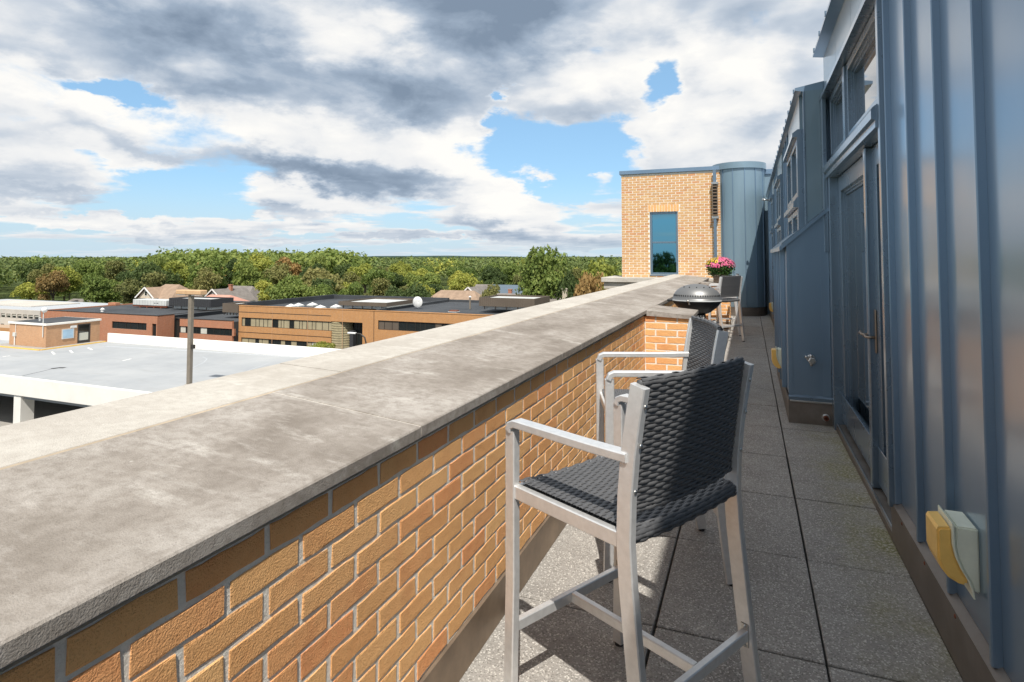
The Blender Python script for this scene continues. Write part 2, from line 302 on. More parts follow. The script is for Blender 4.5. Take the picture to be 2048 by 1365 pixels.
# ------------------------------------------------------------------ mesh helpers
class MB:
    def __init__(s): s.v = []; s.f = []; s.smooth = False
    def add(s, v, f):
        o = len(s.v); s.v += [tuple(q) for q in v]; s.f += [tuple(i + o for i in g) for g in f]; return s
    def box(s, x0, x1, y0, y1, z0, z1, c=0.):
        if c <= 0:
            v = [(x, y, z) for z in (z0, z1) for y in (y0, y1) for x in (x0, x1)]
            return s.add(v, [(0, 2, 3, 1), (4, 5, 7, 6), (0, 1, 5, 4), (2, 6, 7, 3), (0, 4, 6, 2), (1, 3, 7, 5)])
        X, Y, Z = (x0, x1), (y0, y1), (z0, z1); v = []; idx = {}
        for i in (0, 1):
            for j in (0, 1):
                for k in (0, 1):
                    a, b, d = (c if i == 0 else -c), (c if j == 0 else -c), (c if k == 0 else -c)
                    for ax, q in enumerate(((X[i], Y[j] + b, Z[k] + d), (X[i] + a, Y[j], Z[k] + d), (X[i] + a, Y[j] + b, Z[k]))):
                        idx[i, j, k, ax] = len(v); v.append(q)
        f = []
        for i in (0, 1):
            g = [idx[i, 0, 0, 0], idx[i, 1, 0, 0], idx[i, 1, 1, 0], idx[i, 0, 1, 0]]; f.append(g[::-1] if i == 0 else g)
            g = [idx[0, i, 0, 1], idx[1, i, 0, 1], idx[1, i, 1, 1], idx[0, i, 1, 1]]; f.append(g if i == 0 else g[::-1])
            g = [idx[0, 0, i, 2], idx[1, 0, i, 2], idx[1, 1, i, 2], idx[0, 1, i, 2]]; f.append(g[::-1] if i == 0 else g)
        for i in (0, 1):
            for j in (0, 1):
                f.append([idx[0, i, j, 1], idx[1, i, j, 1], idx[1, i, j, 2], idx[0, i, j, 2]])
                f.append([idx[i, 0, j, 0], idx[i, 1, j, 0], idx[i, 1, j, 2], idx[i, 0, j, 2]])
                f.append([idx[i, j, 0, 0], idx[i, j, 1, 0], idx[i, j, 1, 1], idx[i, j, 0, 1]])
                for k in (0, 1): f.append([idx[i, j, k, 0], idx[i, j, k, 1], idx[i, j, k, 2]])
        return s.add(v, f)
    def prism(s, pts, axis, a0, a1):     # polygon pts in the other two axes, extruded along axis
        n = len(pts); v = []
        for a in (a0, a1):
            for (p, q) in pts: v.append({'x': (a, p, q), 'y': (p, a, q), 'z': (p, q, a)}[axis])
        f = [tuple(range(n))[::-1], tuple(range(n, 2 * n))] + [(i, (i + 1) % n, n + (i + 1) % n, n + i) for i in range(n)]
        return s.add(v, f)
    def tube(s, path, w, h=None, up=(0, 0, 1), n=8, round_=False):   # rectangular (w across, h along up) or round tube along a path
        P = [Vector(p) for p in path]; up = Vector(up); rings = []
        for i, p in enumerate(P):
            t = ((P[min(i + 1, len(P) - 1)] - p).normalized() + (p - P[max(i - 1, 0)]).normalized()).normalized()
            sd = t.cross(up)
            if sd.length < 1e-4: sd = t.cross(Vector((1, 0, 0)))
            sd.normalize(); u2 = sd.cross(t)
            if round_:
                ww = w[i] if isinstance(w, (list, tuple)) else w
                rings.append([p + (sd * math.cos(2 * math.pi * k / n) + u2 * math.sin(2 * math.pi * k / n)) * ww for k in range(n)])
            else:
                c = min(w, h) * .12; a, b = w / 2, h / 2
                rings.append([p + sd * q + u2 * r for q, r in ((a - c, b), (a, b - c), (a, c - b), (a - c, -b), (c - a, -b), (-a, c - b), (-a, b - c), (c - a, b))])
        n = len(rings[0]); v = [q for r in rings for q in r]
        f = [tuple(range(n))[::-1], tuple(range(len(v) - n, len(v)))]
        for i in range(len(rings) - 1):
            for k in range(n): f.append((i * n + k, i * n + (k + 1) % n, (i + 1) * n + (k + 1) % n, (i + 1) * n + k))
        return s.add(v, f)
    def lathe(s, prof, n=32, sx=1., sy=1., c=(0, 0, 0)):
        v = []; f = []
        for (r, z) in prof:
            for k in range(n):
                a = 2 * math.pi * k / n; v.append((c[0] + r * sx * math.cos(a), c[1] + r * sy * math.sin(a), c[2] + z))
        for i in range(len(prof) - 1):
            for k in range(n): f.append((i * n + k, i * n + (k + 1) % n, (i + 1) * n + (k + 1) % n, (i + 1) * n + k))
        f.append(tuple(range(n))[::-1]); f.append(tuple(range((len(prof) - 1) * n, len(prof) * n)))
        return s.add(v, f)
    def mesh(s, name, mat, smooth=False):
        me = bpy.data.meshes.new(name); me.from_pydata(s.v, [], s.f); me.update()
        if mat: me.materials.append(MATS[mat])
        if smooth:
            me.polygons.foreach_set('use_smooth', [True] * len(me.polygons))
        return me
    def build(s, name, mat, parent=None, smooth=False, fix=True):
        me = s.mesh(name, mat, smooth)
        if fix:
            bm = bmesh.new(); bm.from_mesh(me); bmesh.ops.recalc_face_normals(bm, faces=bm.faces); bm.to_mesh(me); bm.free()
        return link(name, me, parent)
def link(name, me, parent=None, loc=None, rot=None):
    o = bpy.data.objects.new(name, me); COL.objects.link(o); o.parent = parent
    if loc is not None: o.location = loc
    if rot is not None: o.rotation_euler = rot
    return o
def tag(o, label=None, cat=None, group=None, kind=None):
    if label: o['label'] = label
    if cat: o['category'] = cat
    if group: o['group'] = group
    if kind: o['kind'] = kind
    return o
def thing(name, label, cat, loc=(0, 0, 0), rz=0., group=None):
    o = bpy.data.objects.new(name, None); COL.objects.link(o); o.location = loc; o.rotation_euler = (0, 0, rz); o.empty_display_size = .2
    return tag(o, label, cat, group)
def copy_tree(o, parent=None):
    c = o.copy(); COL.objects.link(c); c.parent = parent
    for ch in o.children: copy_tree(ch, c)
    return c
def B(*a, **k): return MB().box(*a, **k)
def smooth_by_angle(o, ang=40):
    me = o.data; me.polygons.foreach_set('use_smooth', [True] * len(me.polygons))
    bm = bmesh.new(); bm.from_mesh(me)
    for ed in bm.edges:
        if len(ed.link_faces) == 2 and ed.calc_face_angle(0) > R(ang): ed.smooth = False
    bm.to_mesh(me); bm.free()

#@@TERRACE
#@@FAR
def part(root, mb, name, mat, under=None, smooth=False, ang=None):
    l = root.location; mb.v = [(x - l[0], y - l[1], z - l[2]) for x, y, z in mb.v]
    o = mb.build(name, mat, under or root, smooth)
    if ang: smooth_by_angle(o, ang)
    return o

# ================================================================== the terrace
GZ = -17.5
bed = tag(B(-1.1, .9, -4.5, 17.6, -.14, -.052).build('terrace_floor', 'terrace_bed'), kind='structure')
xs = [-1.040, -.392, .252, .712]; ys = [2.613 + .846 * k for k in range(-8, 19)]
pv = {}
for i in range(3):
    w_ = xs[i + 1] - xs[i]
    for j in range(len(ys) - 1):
        if i not in pv: pv[i] = B(-w_ / 2 + .005, w_ / 2 - .005, -.4172, .4172, -.05, 0, c=.004).mesh('paver', 'paver_concrete')
        o = link('paver', pv[i], bed, ((xs[i] + xs[i + 1]) / 2 + random.uniform(-.0012, .0012), (ys[j] + ys[j + 1]) / 2, random.uniform(-.002, .0015)), (random.uniform(-.0015, .0015), random.uniform(-.0015, .0015), random.uniform(-.0012, .0012)))

# ------------------------------------------------------------------ parapet
par = thing('parapet_wall', 'long tan brick parapet with wide grey stone coping along the terrace', 'parapet', (-1.4, 6, 0))
FX = -1.022     # brick face
part(par, B(-1.90, FX + .0004, -4.4, 16.9, -.4, .945), 'mortar_core', 'mortar')
def brick_mesh(Lb, Hb, D, seed, n_long=5):
    rr = random.Random(seed); pts = []
    for k in range(n_long): pts.append((-Lb / 2 + Lb * k / n_long, -Hb / 2))
    pts.append((Lb / 2, -Hb / 2)); 
    for k in range(n_long): pts.append((Lb / 2 - Lb * k / n_long, Hb / 2))
    pts.append((-Lb / 2, Hb / 2))
    def jit(inset, d, amt):
        out = []
        for (a, b) in pts:
            cx = .5 if abs(abs(a) - Lb / 2) < 1e-6 else 0
            a2 = a - math.copysign(inset + cx * .006, a) if abs(a) > Lb / 2 - 1e-6 else a
            b2 = b - math.copysign(inset, b)
            out.append((d + rr.uniform(-amt, amt) * .5, a2 + rr.uniform(-amt, amt), b2 + rr.uniform(-amt, amt) * 1.1))
        return out
    back = jit(0, -D, 0); out = jit(0, -.0008, .0023); inn = jit(.0028, .0002, .0010); n = len(pts)
    f = [tuple(range(2 * n, 3 * n))]
    for i in range(n):
        k = (i + 1) % n; f.append((i, k, n + k, n + i)); f.append((n + i, n + k, 2 * n + k, 2 * n + i))
    return back + out + inn, f
C_ = .0705; BL = .218; J = .012
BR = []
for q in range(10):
    v, f = brick_mesh(BL - J, C_ - J, .03, q); mb = MB().add(v, f); me = mb.mesh('brick', 'brick_tan_lifted'); BR.append(me)
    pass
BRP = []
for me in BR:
    m2 = me.copy(); m2.materials.clear(); m2.materials.append(MATS['brick_pale_dimmed']); BRP.append(m2)
rest = MB()
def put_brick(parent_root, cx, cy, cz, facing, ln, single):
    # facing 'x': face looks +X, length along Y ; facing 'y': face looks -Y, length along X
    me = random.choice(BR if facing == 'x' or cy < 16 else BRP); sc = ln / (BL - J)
    rz = 0 if facing == 'x' else -math.pi / 2
    tilt = (random.uniform(-.006, .006), random.uniform(-.008, .008), rz + random.uniform(-.004, .004))
    proud = random.uniform(.0009, .0027)
    if facing == 'x': loc = Vector((cx + proud + .0015, cy, cz))
    else: loc = Vector((cx, cy - proud - .0015, cz))
    if random.random() < .5: flip = math.pi
    else: flip = 0
    if single:
        o = link('brick', me, parent_root, loc - parent_root.location, (tilt[0] + flip, tilt[1], tilt[2])); o.scale = (1, sc, 1)
    else:
        mt = Matrix.Translation(loc - parent_root.location) @ Matrix.Rotation(rz, 4, 'Z') @ Matrix.Diagonal((1, sc, 1, 1))
        rest.add([mt @ v.co for v in me.vertices], [tuple(p.vertices) for p in me.polygons])
NC = 11; Z0 = .1725
cnt = 0
for k in range(NC):
    z = Z0 + C_ * (k + .5)
    off = (0 if k % 2 else BL / 2) + .02
    y = -4.4 + off
    while y < 16.8:
        hidden_by_pier = (6.31 < y < 6.93) or (13.7 < y < 14.4)
        ln = BL - J
        yc = y
        if not hidden_by_pier:
            if y > 6.2 and y < 6.31: yc -= .0
            one = .42 < y < 5.95 and y > .42 + max(0, (5 - k)) * .10
            put_brick(par, FX, yc, z, 'x', ln, one); cnt += one
        y += BL
piers = []
for (x1, y0, y1, single) in ((-.565, 6.29, 6.95, True), (-.40, 13.72, 14.42, False)):
    part(par, B(FX + .004, x1 - .0026, y0 - .0004, y1 - .003, -.02, .930), 'pier_core', 'mortar')
    for k in range(NC):
        z = Z0 + C_ * (k + .5); x = FX + .012 + (0 if k % 2 else -BL / 2)
        while x < x1 - .02:
            a, b = max(x, FX + .008), min(x + BL - J, x1 - .002)
            if b - a > .03: put_brick(par, (a + b) / 2, y0, z, 'y', b - a, single and cnt < 300); cnt += single
            x += BL
        yy = y0 + .01 + (BL / 2 if k % 2 else 0)
        while yy < y1 - .05:
            b = min(yy + BL - J, y1 - .002); put_brick(par, x1 - .003, (yy + b) / 2, z, 'x', b - yy, False); yy += BL
    part(par, B(FX + .012, x1 + .006, y0 - .008, y1, .002, .165, c=.003), 'base_flashing', 'brown_flashing')
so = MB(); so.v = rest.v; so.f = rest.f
so = so.build('brickwork', 'brick_tan_lifted', par); so['kind'] = 'stuff'
# brown base flashing in lengths
for k in range(9):
    y0 = -4.4 + 2.4 * k; y1 = min(y0 + 2.397, 16.85)
    part(par, MB().prism([(FX + .006, .002), (FX + .014, .002), (FX + .012, .166), (FX + .004, .170), (FX - .01, .170), (FX - .01, .002)], 'y', y0 + .6, y1 + .6), 'base_flashing', 'brown_flashing')
# coping: dark inner slabs falling towards the terrace, pale outer slabs
def slab(xa, za, xb, zb, y0, y1, th, mat, name='coping_slab', c=.004):
    m_ = B(0, 1, y0, y1, 0, 1); pts = []
    bm = MB(); px = [(xa, za - th), (xa, za - c), (xa - c, za)] if xa > xb else []
    prof = [(xa, za - th), (xa, za - c), (xa - c, za + c * .1), (xb + .002, zb), (xb, zb - .003), (xb, zb - th - .02)]
    bm.prism(prof, 'y', y0, y1)
    return part(par, bm, name, mat)
XE = -.995
jy = [1.704 + 1.628 * k for k in range(-4, 10)] + [16.95]
for a, b in zip(jy[:-1], jy[1:]):
    if b <= a: continue
    dz = random.uniform(-.001, .001)
    slab(XE, 1.004 + dz, -1.609, 1.062 + dz, a + .0035, b - .0035, .036, 'coping_stone')
    slab(-1.6175, 1.064 + dz, -1.952, 1.078 + dz, a + .4, b + .396, .05, 'pale_stone')
part(par, B(-1.90, -1.03, -4.3, 16.9, .9455, .958), 'bedding_joint', 'mortar')
for a in jy[1:-1]:
    part(par, MB().prism([(XE - .002, .97), (XE - .001, 1.0025), (-1.612, 1.0610), (-1.612, .97)], 'y', a - .004, a + .004), 'mortar_joint', 'pale_stone')
part(par, MB().prism([(-1.609, .97), (-1.609, 1.0605), (-1.618, 1.0625), (-1.618, .97)], 'y', -4.3, 16.9), 'mortar_joint', 'joint_sand')
for (x1, y0, y1) in ((-.535, 6.262, 6.985), (-.37, 13.69, 14.45)):
    slab(x1, .962, XE + .0006, 1.002, y0, y1, .036, 'coping_stone', 'pier_coping')

# ------------------------------------------------------------------ the building below and beside
bod = thing('building_body', 'lower storeys of the brick building carrying the terrace', 'building', (3, 6, GZ))
part(bod, B(-1.88, 9, -6, 26, GZ, -.405), 'wall', 'stair_brick')
part(bod, B(-3.80, -1.9, 16.7, 26, GZ, .55), 'wing_wall', 'stair_brick')

# ------------------------------------------------------------------ metal-clad penthouse
pen = thing('penthouse_wall', 'slate blue standing seam metal wall of the penthouse beside the terrace', 'wall', (.8, 6, 0))
PX = .738
part(pen, B(1.0, 8.5, -5, 17.6, -.3, 3.46), 'core_wall', 'blue_metal')
# roof with drip edge, section one and two
part(pen, MB().prism([(.60, 3.475), (.60, 3.50), (4.5, 4.15), (8.4, 3.5), (8.4, 3.462), (.69, 3.462)], 'y', -5, 6.33), 'roof', 'blue_metal')
part(pen, MB().prism([(.44, 3.175), (.44, 3.20), (4.5, 3.92), (8.4, 3.3), (8.4, 3.163), (.50, 3.163)], 'y', 6.36, 17.5), 'roof', 'blue_metal')
# near panels and ribs
ribs = [3.79 - .4565 * k for k in range(19)]
for a, b in zip(ribs[1:], ribs[:-1]):
    part(pen, B(PX, PX + .012, a + .012, b - .012, .235, 3.46), 'metal_panel', 'blue_metal')
    part(pen, B(PX - .030, PX + .0125, b - .0115, b + .0115, .225, 3.46, c=.004), 'seam_rib', 'blue_metal')
part(pen, B(PX + .0125, 1.001, -5, 3.81, .20, 3.46), 'backing', 'blue_metal')
part(pen, B(.70, 6.0, -5, 1.95, 3.60, 4.70), 'upper_storey', 'blue_metal')
part(pen, B(PX - .052, PX + .30, 3.803, 3.856, .20, 3.05, c=.003), 'corner_trim', 'blue_metal_trim')
# base flashing under the near wall with rusty screws
part(pen, MB().prism([(.706, .0), (.702, .215), (.735, .235), (.80, .235), (.80, 0)], 'y', -5, 3.86), 'base_flashing', 'lead_flashing')
for k in range(9):
    yy = 3.6 - .42 * k; bmx = MB().lathe([(.0095, 0), (.008, .003), (.004, .005)], 8)
    bmx.v = [(.7035 - z, yy + x, .196 + y) for x, y, z in bmx.v]; part(pen, bmx, 'screw', 'rust')

def window(root, X, y0, y1, z0, z1, fr=.05, rec=.05, glass='window_glass', rail=None, name='window', trim='blue_metal_trim', face='x'):
    """framed window looking towards -X, with recessed sash and pane"""
    f = MB()
    f.box(X - .004, X + rec + .02, y0, y0 + fr, z0, z1, c=.003).box(X - .004, X + rec + .02, y1 - fr, y1, z0, z1, c=.003)
    f.box(X - .004, X + rec + .02, y0 + fr, y1 - fr, z1 - fr, z1, c=.003).box(X - .004, X + rec + .02, y0 + fr, y1 - fr, z0, z0 + fr, c=.003)
    w_ = part(root, f, name, trim)
    a0, a1, b0, b1 = y0 + fr, y1 - fr, z0 + fr, z1 - fr; s = .032
    g = MB()
    for d, dx in ((0, .022), (s * .55, .036)):
        g.box(X + dx, X + rec + .018, a0 + d, a0 + d + s * .55, b0 + d, b1 - d).box(X + dx, X + rec + .018, a1 - d - s * .55, a1 - d, b0 + d, b1 - d)
        g.box(X + dx, X + rec + .018, a0 + d + s * .55, a1 - d - s * .55, b1 - d - s * .55, b1 - d).box(X + dx, X + rec + .018, a0 + d + s * .55, a1 - d - s * .55, b0 + d, b0 + d + s * .55)
    part(root, g, 'sash', trim, w_)
    part(root, B(X + rec, X + rec + .008, a0 + s, a1 - s, b0 + s, b1 - s), 'pane', glass, w_)
    return w_
# --- door bay of section one (between Y 3.86 and 6.30)
D0, D1 = 3.86, 6.24; DX = .765
part(pen, B(DX + .09, 1.001, D0, 6.32, 0, 3.46), 'bay_backing', 'blue_metal')
part(pen, B(.690, DX + .09, 6.10, 6.225, .0, 2.30, c=.003), 'door_jamb', 'blue_metal_trim')
part(pen, B(.655, .69, 6.20, 6.325, 1.6, 3.10, c=.003), 'corner_trim', 'blue_metal_trim')
part(pen, MB().prism([(.662, 2.40), (.655, 2.385), (.655, 2.335), (.675, 2.325), (.675, 2.285), (.70, 2.275), (.86, 2.275), (.86, 2.43), (.70, 2.43)], 'y', D0, 6.20), 'door_header', 'blue_metal_trim')
part(pen, MB().prism([(.705, .0), (.705, .045), (.72, .052), (.80, .058), (.80, .075), (.86, .08), (.86, 0)], 'y', D0, 6.10), 'threshold', 'lead_flashing')
part(pen, B(.708, .716, D0, 6.09, .0535, .062), 'threshold_lip', 'steel')
for (y0, y1, nm) in ((3.90, 4.50, 'near'), (4.56, 6.095, 'far')):
    dr = window(pen, DX, y0, y1, .085, 2.27, .135, .05, name='door_leaf')
    part(pen, B(DX - .012, DX - .0045, y0 + .01, y1 - .01, .095, .33, c=.003), 'kick_panel', 'blue_metal_trim', dr)
part(pen, B(DX - .045, DX + .06, 4.495, 4.565, .06, 2.274, c=.006), 'door_mullion', 'blue_metal_trim')
for yy in (4.475, 4.635):
    part(pen, B(DX - .014, DX - .0045, yy - .018, yy + .018, .93, 1.21, c=.003), 'handle_plate', 'bronze')
    part(pen, MB().tube([(DX - .012, yy, 1.03), (DX - .055, yy, 1.03), (DX - .062, yy + .03, 1.03), (DX - .06, yy + .085, 1.04), (DX - .058, yy + .13, 1.025)], .0085, round_=True), 'lever_handle', 'bronze', smooth=True)
window(pen, .72, 3.88, 5.16, 2.44, 3.03, .055, .05, name='transom_window'); window(pen, .72, 5.26, 6.18, 2.44, 3.03, .055, .05, name='transom_window')
part(pen, B(.70, .80, 5.161, 5.259, 2.431, 3.03, c=.003), 'transom_mullion', 'blue_metal_trim')
part(pen, MB().prism([(.650, 3.04), (.650, 3.075), (.69, 3.11), (.80, 3.11), (.80, 3.035)], 'y', D0 - .05, 6.33), 'head_flashing', 'blue_metal_trim')
for a, b in ((D0 - .06, 4.7), (4.706, 5.5), (5.506, 6.33)):
    part(pen, B(.690, .80, a, b, 3.111, 3.461), 'fascia_panel', 'blue_metal_tower')
for k in range(14):
    yy = 6.2 - .4565 * k; part(pen, B(.592, .64, yy - .006, yy + .006, 3.478, 3.522), 'roof_seam', 'blue_metal_trim')
for k in range(24):
    yy = 6.5 + .4565 * k; part(pen, B(.432, .48, yy - .006, yy + .006, 3.178, 3.222), 'roof_seam', 'blue_metal_trim')
# --- section two: projecting a step further, with its cheek facing the camera
P2 = .520
part(pen, B(P2 - .006, .69, 6.352, 6.364, 1.3, 3.162), 'cheek_panel', 'blue_metal_tower')
part(pen, B(P2 - .012, P2 + .004, 6.345, 6.38, 1.3, 3.162, c=.002), 'corner_trim', 'blue_metal_trim')
part(pen, B(P2 + .012, 1.0, 6.37, 17.4, 0, 3.162), 'backing', 'blue_metal')
r2 = [6.42 + .4565 * k for k in range(25)]
def inbay(y): return 6.55 < y < 8.30 or 10.0 < y < 11.4 or 13.2 < y < 14.0
for k in range(len(r2) - 1):
    a, b = r2[k], r2[k + 1]
    part(pen, B(P2, P2 + .0125, a + .012, b - .012, .235, 3.162), 'metal_panel', 'blue_metal')
    if not inbay(b): part(pen, B(P2 - .030, P2 + .013, b - .0115, b + .0115, .225, 3.162, c=.004), 'seam_rib', 'blue_metal')
part(pen, MB().prism([(P2 - .028, .0), (P2 - .03, .215), (P2, .235), (P2 + .06, .235), (P2 + .06, 0)], 'y', 8.78, 17.3), 'base_flashing', 'lead_flashing')
for (y0, y1) in ((6.58, 8.26), (10.03, 11.37), (13.2, 14.0)):
    ym = (y0 + y1) / 2; wn_ = 2 if y1 - y0 > 1 else 1
    for q in range(wn_):
        a = y0 + (y1 - y0) * q / wn_ + .03; b = y0 + (y1 - y0) * (q + 1) / wn_ - .03
        window(pen, P2 - .055, a, b, 2.16, 2.74, .05, .045, name='transom_window')
        window(pen, P2 - .055, a, b, .30 if y0 > 9 else 1.95 - .75, 2.04, .06, .045, name='side_window')
    part(pen, MB().prism([(P2 - .10, 2.05), (P2 - .10, 2.10), (P2 - .06, 2.155), (P2 + .01, 2.155), (P2 + .01, 2.045)], 'y', y0 - .03, y1 + .03), 'sill_ledge', 'blue_metal_trim')
    part(pen, MB().prism([(P2 - .10, 2.755), (P2 - .10, 2.79), (P2 - .05, 2.83), (P2 + .01, 2.83), (P2 + .01, 2.75)], 'y', y0 - .04, y1 + .04), 'head_flashing', 'blue_metal_trim')
    part(pen, B(P2 - .03, P2 + .01, y0 - .03, y1 + .03, 2.831, 3.162), 'fascia_panel', 'blue_metal_tower')
    for yy in (y0 - .03, y1 + .03 - .06): part(pen, B(P2 - .058, P2 + .01, yy - .03, yy + .03, .24 if y0 > 9 else 1.2, 2.75), 'bay_trim', 'blue_metal_trim')

# --- low bump-out with a sloping cap
bx = thing('service_bump_out', 'low blue metal box with sloping cap projecting beside the glass doors', 'enclosure', (.5, 7.4, 0))
X0, Y0, Y1 = .334, 6.232, 8.72
cap = lambda x: 1.675 + (x - X0) * .845
part(bx, MB().prism([(X0, .25), (.688, .25), (.688, cap(.688)), (X0, cap(X0))], 'y', Y0, Y1), 'cladding', 'blue_metal')
part(bx, MB().prism([(X0 - .004, .26), (X0 + .03, .26), (X0 + .03, cap(X0) - .005), (X0 - .004, cap(X0) - .01)], 'y', Y0 - .006, Y0 + .03), 'corner_trim', 'blue_metal')
part(bx, MB().prism([(.62, .262), (.6875, .262), (.6875, 1.93), (.62, 1.88)], 'y', Y0 - .005, Y0 + .02), 'corner_trim', 'blue_metal')
part(bx, MB().prism([(X0 - .065, cap(X0 - .065) - .012), (X0 - .065, cap(X0 - .065) + .03), (.692, cap(.692) + .035), (.692, cap(.692) + .003)], 'y', Y0 - .045, Y1 + .04), 'sloping_cap', 'blue_metal')
part(bx, MB().prism([(X0 - .045, cap(X0 - .045) + .031), (X0 - .045, cap(X0 - .045) + .046), (.692, cap(.692) + .05), (.692, cap(.692) + .036)], 'y', Y0 - .030, Y0 + .0), 'cap_seam', 'blue_metal_trim')
for k in range(1, 6):
    yy = Y0 + .42 * k; part(bx, B(X0 - .045, X0 + .002, yy - .0115, yy + .0115, .24, 1.64, c=.004), 'seam_rib', 'blue_metal')
part(bx, B(X0 - .004, .695, Y0 - .010, Y0 - .001, .0, .215), 'base_flashing', 'lead_flashing')
part(bx, MB().prism([(Y0 - .02, .216), (Y0 - .022, .245), (Y0, .262), (Y0, .216)], 'x', X0 - .006, .69), 'drip_edge', 'blue_metal_trim')
part(bx, B(X0 - .010, X0 - .0005, Y0 - .011, Y1, .0, .22), 'base_flashing', 'lead_flashing')
part(bx, B(X0 + .003, .69, Y0 - .0245, Y0 - .0105, .200, .2155, c=.002), 'flashing_lip', 'steel')
pp = MB().lathe([(.022, 0), (.022, .05), (.016, .05), (.016, .02)], 16); pp.v = [(.635 + x, Y0 - .0105 - z, .075 + y) for x, y, z in pp.v]
part(bx, pp, 'drain_stub', 'rust', smooth=False)
pp = MB().lathe([(.034, 0), (.034, .006), (.022, .008)], 16); pp.v = [(.635 + x, Y0 - .0105 - z, .075 + y) for x, y, z in pp.v]
part(bx, pp, 'drain_collar', 'steel')

# hose bib on the bump-out
hb = thing('hose_bib', 'small silver outdoor tap on the blue metal box', 'tap', (.52, Y0, .608))
def ylathe(prof, n=16, off=(0, 0, 0), hexa=False):
    q = MB().lathe(prof, 6 if hexa else n); q.v = [(off[0] + x, off[1] - z, off[2] + y) for x, y, z in q.v]; return q
part(hb, ylathe([(.036, 0), (.036, .006), (.024, .010), (.014, .012), (.014, .05), (.02, .052), (.02, .07), (.012, .075)], 18, (.52, Y0 - .001, .608)), 'body', 'steel', ang=40)
part(hb, ylathe([(.030, .078), (.034, .082), (.034, .096), (.026, .102), (.012, .102)], 8, (.525, Y0 - .001, .598), True), 'wheel_handle', 'steel')
part(hb, MB().tube([(.52, Y0 - .045, .608), (.485, Y0 - .055, .625), (.468, Y0 - .06, .63)], .012, round_=True), 'vacuum_breaker', 'steel', smooth=True)
part(hb, MB().tube([(.52, Y0 - .055, .60), (.52, Y0 - .075, .575), (.52, Y0 - .078, .548)], .0125, round_=True), 'spout', 'steel', smooth=True)
part(hb, MB().tube([(.52, Y0 - .052, .62), (.52, Y0 - .052, .652)], .014, round_=True), 'cap', 'steel', smooth=True)

# wall step lights
def sconce(loc, label):
    t = thing('step_light', label, 'wall light', loc, 0, 'yellow lensed step lights')
    w = .105; t.scale = (.82, .76, .92)
    def ex(pts, a, b, nm, mat, c=0):
        o = MB().prism(pts, 'y', a, b).build(nm, mat, t); bm = bmesh.new(); bm.from_mesh(o.data)
        bmesh.ops.bevel(bm, geom=[e_ for e_ in bm.edges if e_.calc_face_angle(0) > .9], offset=c, segments=2, affect='EDGES'); bm.to_mesh(o.data); bm.free(); return o
    S_ = [(-.088, .245), (-.088, .16), (-.078, .115), (-.058, .07), (-.036, .035), (-.024, 0), (-.020, -.03)]     # flange curve (x out from the wall, z)
    ex([(0, -.01), (0, .235), (-.080, .235)] + [(x + .001, z) for x, z in S_[1:-1]], -w, w, 'housing', 'pale_housing', .006)
    fl = [(x, z) for x, z in S_]; ex(fl + [(x - .009, z + .004) for x, z in fl[::-1]], -w - .010, w + .010, 'flange', 'pale_housing', .002)
    ex([(-.094, .228), (-.142, .222), (-.150, .21), (-.150, .10), (-.138, .065), (-.112, .034), (-.075, .016), (-.046, .012)] + [(x - .006, z) for x, z in S_[1:5]][::-1], -w + .004, w - .004, 'lens', 'yellow_lens', .009)
    return t
sconce((PX - .001, 2.675, .375), 'large near yellow step light with pale housing on the ribbed blue wall')
sconce((X0 - .002, 7.02, .36), 'middle yellow step light on the side of the blue metal box')
sconce((P2 - .002, 14.3, .34), 'small farthest yellow step light near the rounded tower')
# little flood bracket high on the wall
fb_ = thing('wall_bracket', 'small metal bracket light high on the blue wall near the round tower', 'bracket', (P2, 15.9, 2.95))
part(fb_, MB().tube([(P2, 15.9, 2.95), (P2 - .16, 15.9, 2.97)], .018, round_=True), 'arm', 'steel'); part(fb_, B(P2 - .20, P2 - .15, 15.87, 15.93, 2.945, 3.0, c=.01), 'end_cap', 'steel')

# ------------------------------------------------------------------ end tower
tw = thing('brick_tower', 'tan brick tower block with tall window at the far end of the terrace', 'tower', (-2, 17.3, .98))
TX0, TX1, TY, TZ0, TZ1 = -3.40, -.70, 17.10, .985, 3.93
WX0, WX1, WZ0, WZ1 = -2.60, -1.83, 1.06, 2.83
core = MB()
for (a, b, c, d) in ((TX0, WX0, TZ0, TZ1), (WX1, TX1, TZ0, TZ1), (WX0, WX1, WZ1, TZ1), (WX0, WX1, TZ0, WZ0)): core.box(a, b, TY + .0016, TY + .3, c, d)
core.box(TX0, TX1, TY + .3, TY + 7, TZ0, TZ1)
part(tw, core, 'mortar_core', 'mortar')
rest = MB(); n1_ = 0; cells = []
nrow = int((TZ1 - TZ0) / C_)
for k in range(nrow):
    z = TZ0 + C_ * (k + .5); x = TX0 + .003 - (0 if k % 2 else BL / 2)
    while x < TX1:
        a, b = max(x, TX0 + .003), min(x + BL - J, TX1)
        segs = [(a, b)]
        if WZ0 - .02 < z < WZ1 + (.215 if True else 0):
            q0, q1 = (WX0, WX1) if z < WZ1 else (WX0 - .045, WX1 + .045); segs = []
            if a < q0: segs.append((a, min(b, q0 - .006)))
            if b > q1: segs.append((max(a, q1 + .006), b))
        for (a, b) in segs:
            if b - a > .03: cells.append((a, b, z))
        x += BL
random.shuffle(cells); cells.sort(key=lambda c: -(c[1] - c[0] > .2))
for i, (a, b, z) in enumerate(cells): put_brick(tw, (a + b) / 2, TY + .002, z, 'y', b - a, i < 280)
yy = TY + .01
for k in range(nrow):
    y = TY + (.0 if k % 2 else -BL / 2)
    while y < TY + 2.2:
        a = max(y, TY + .002); put_brick(tw, TX0 + .0, 0, 0, 'x', .1, False) if False else None; y += BL
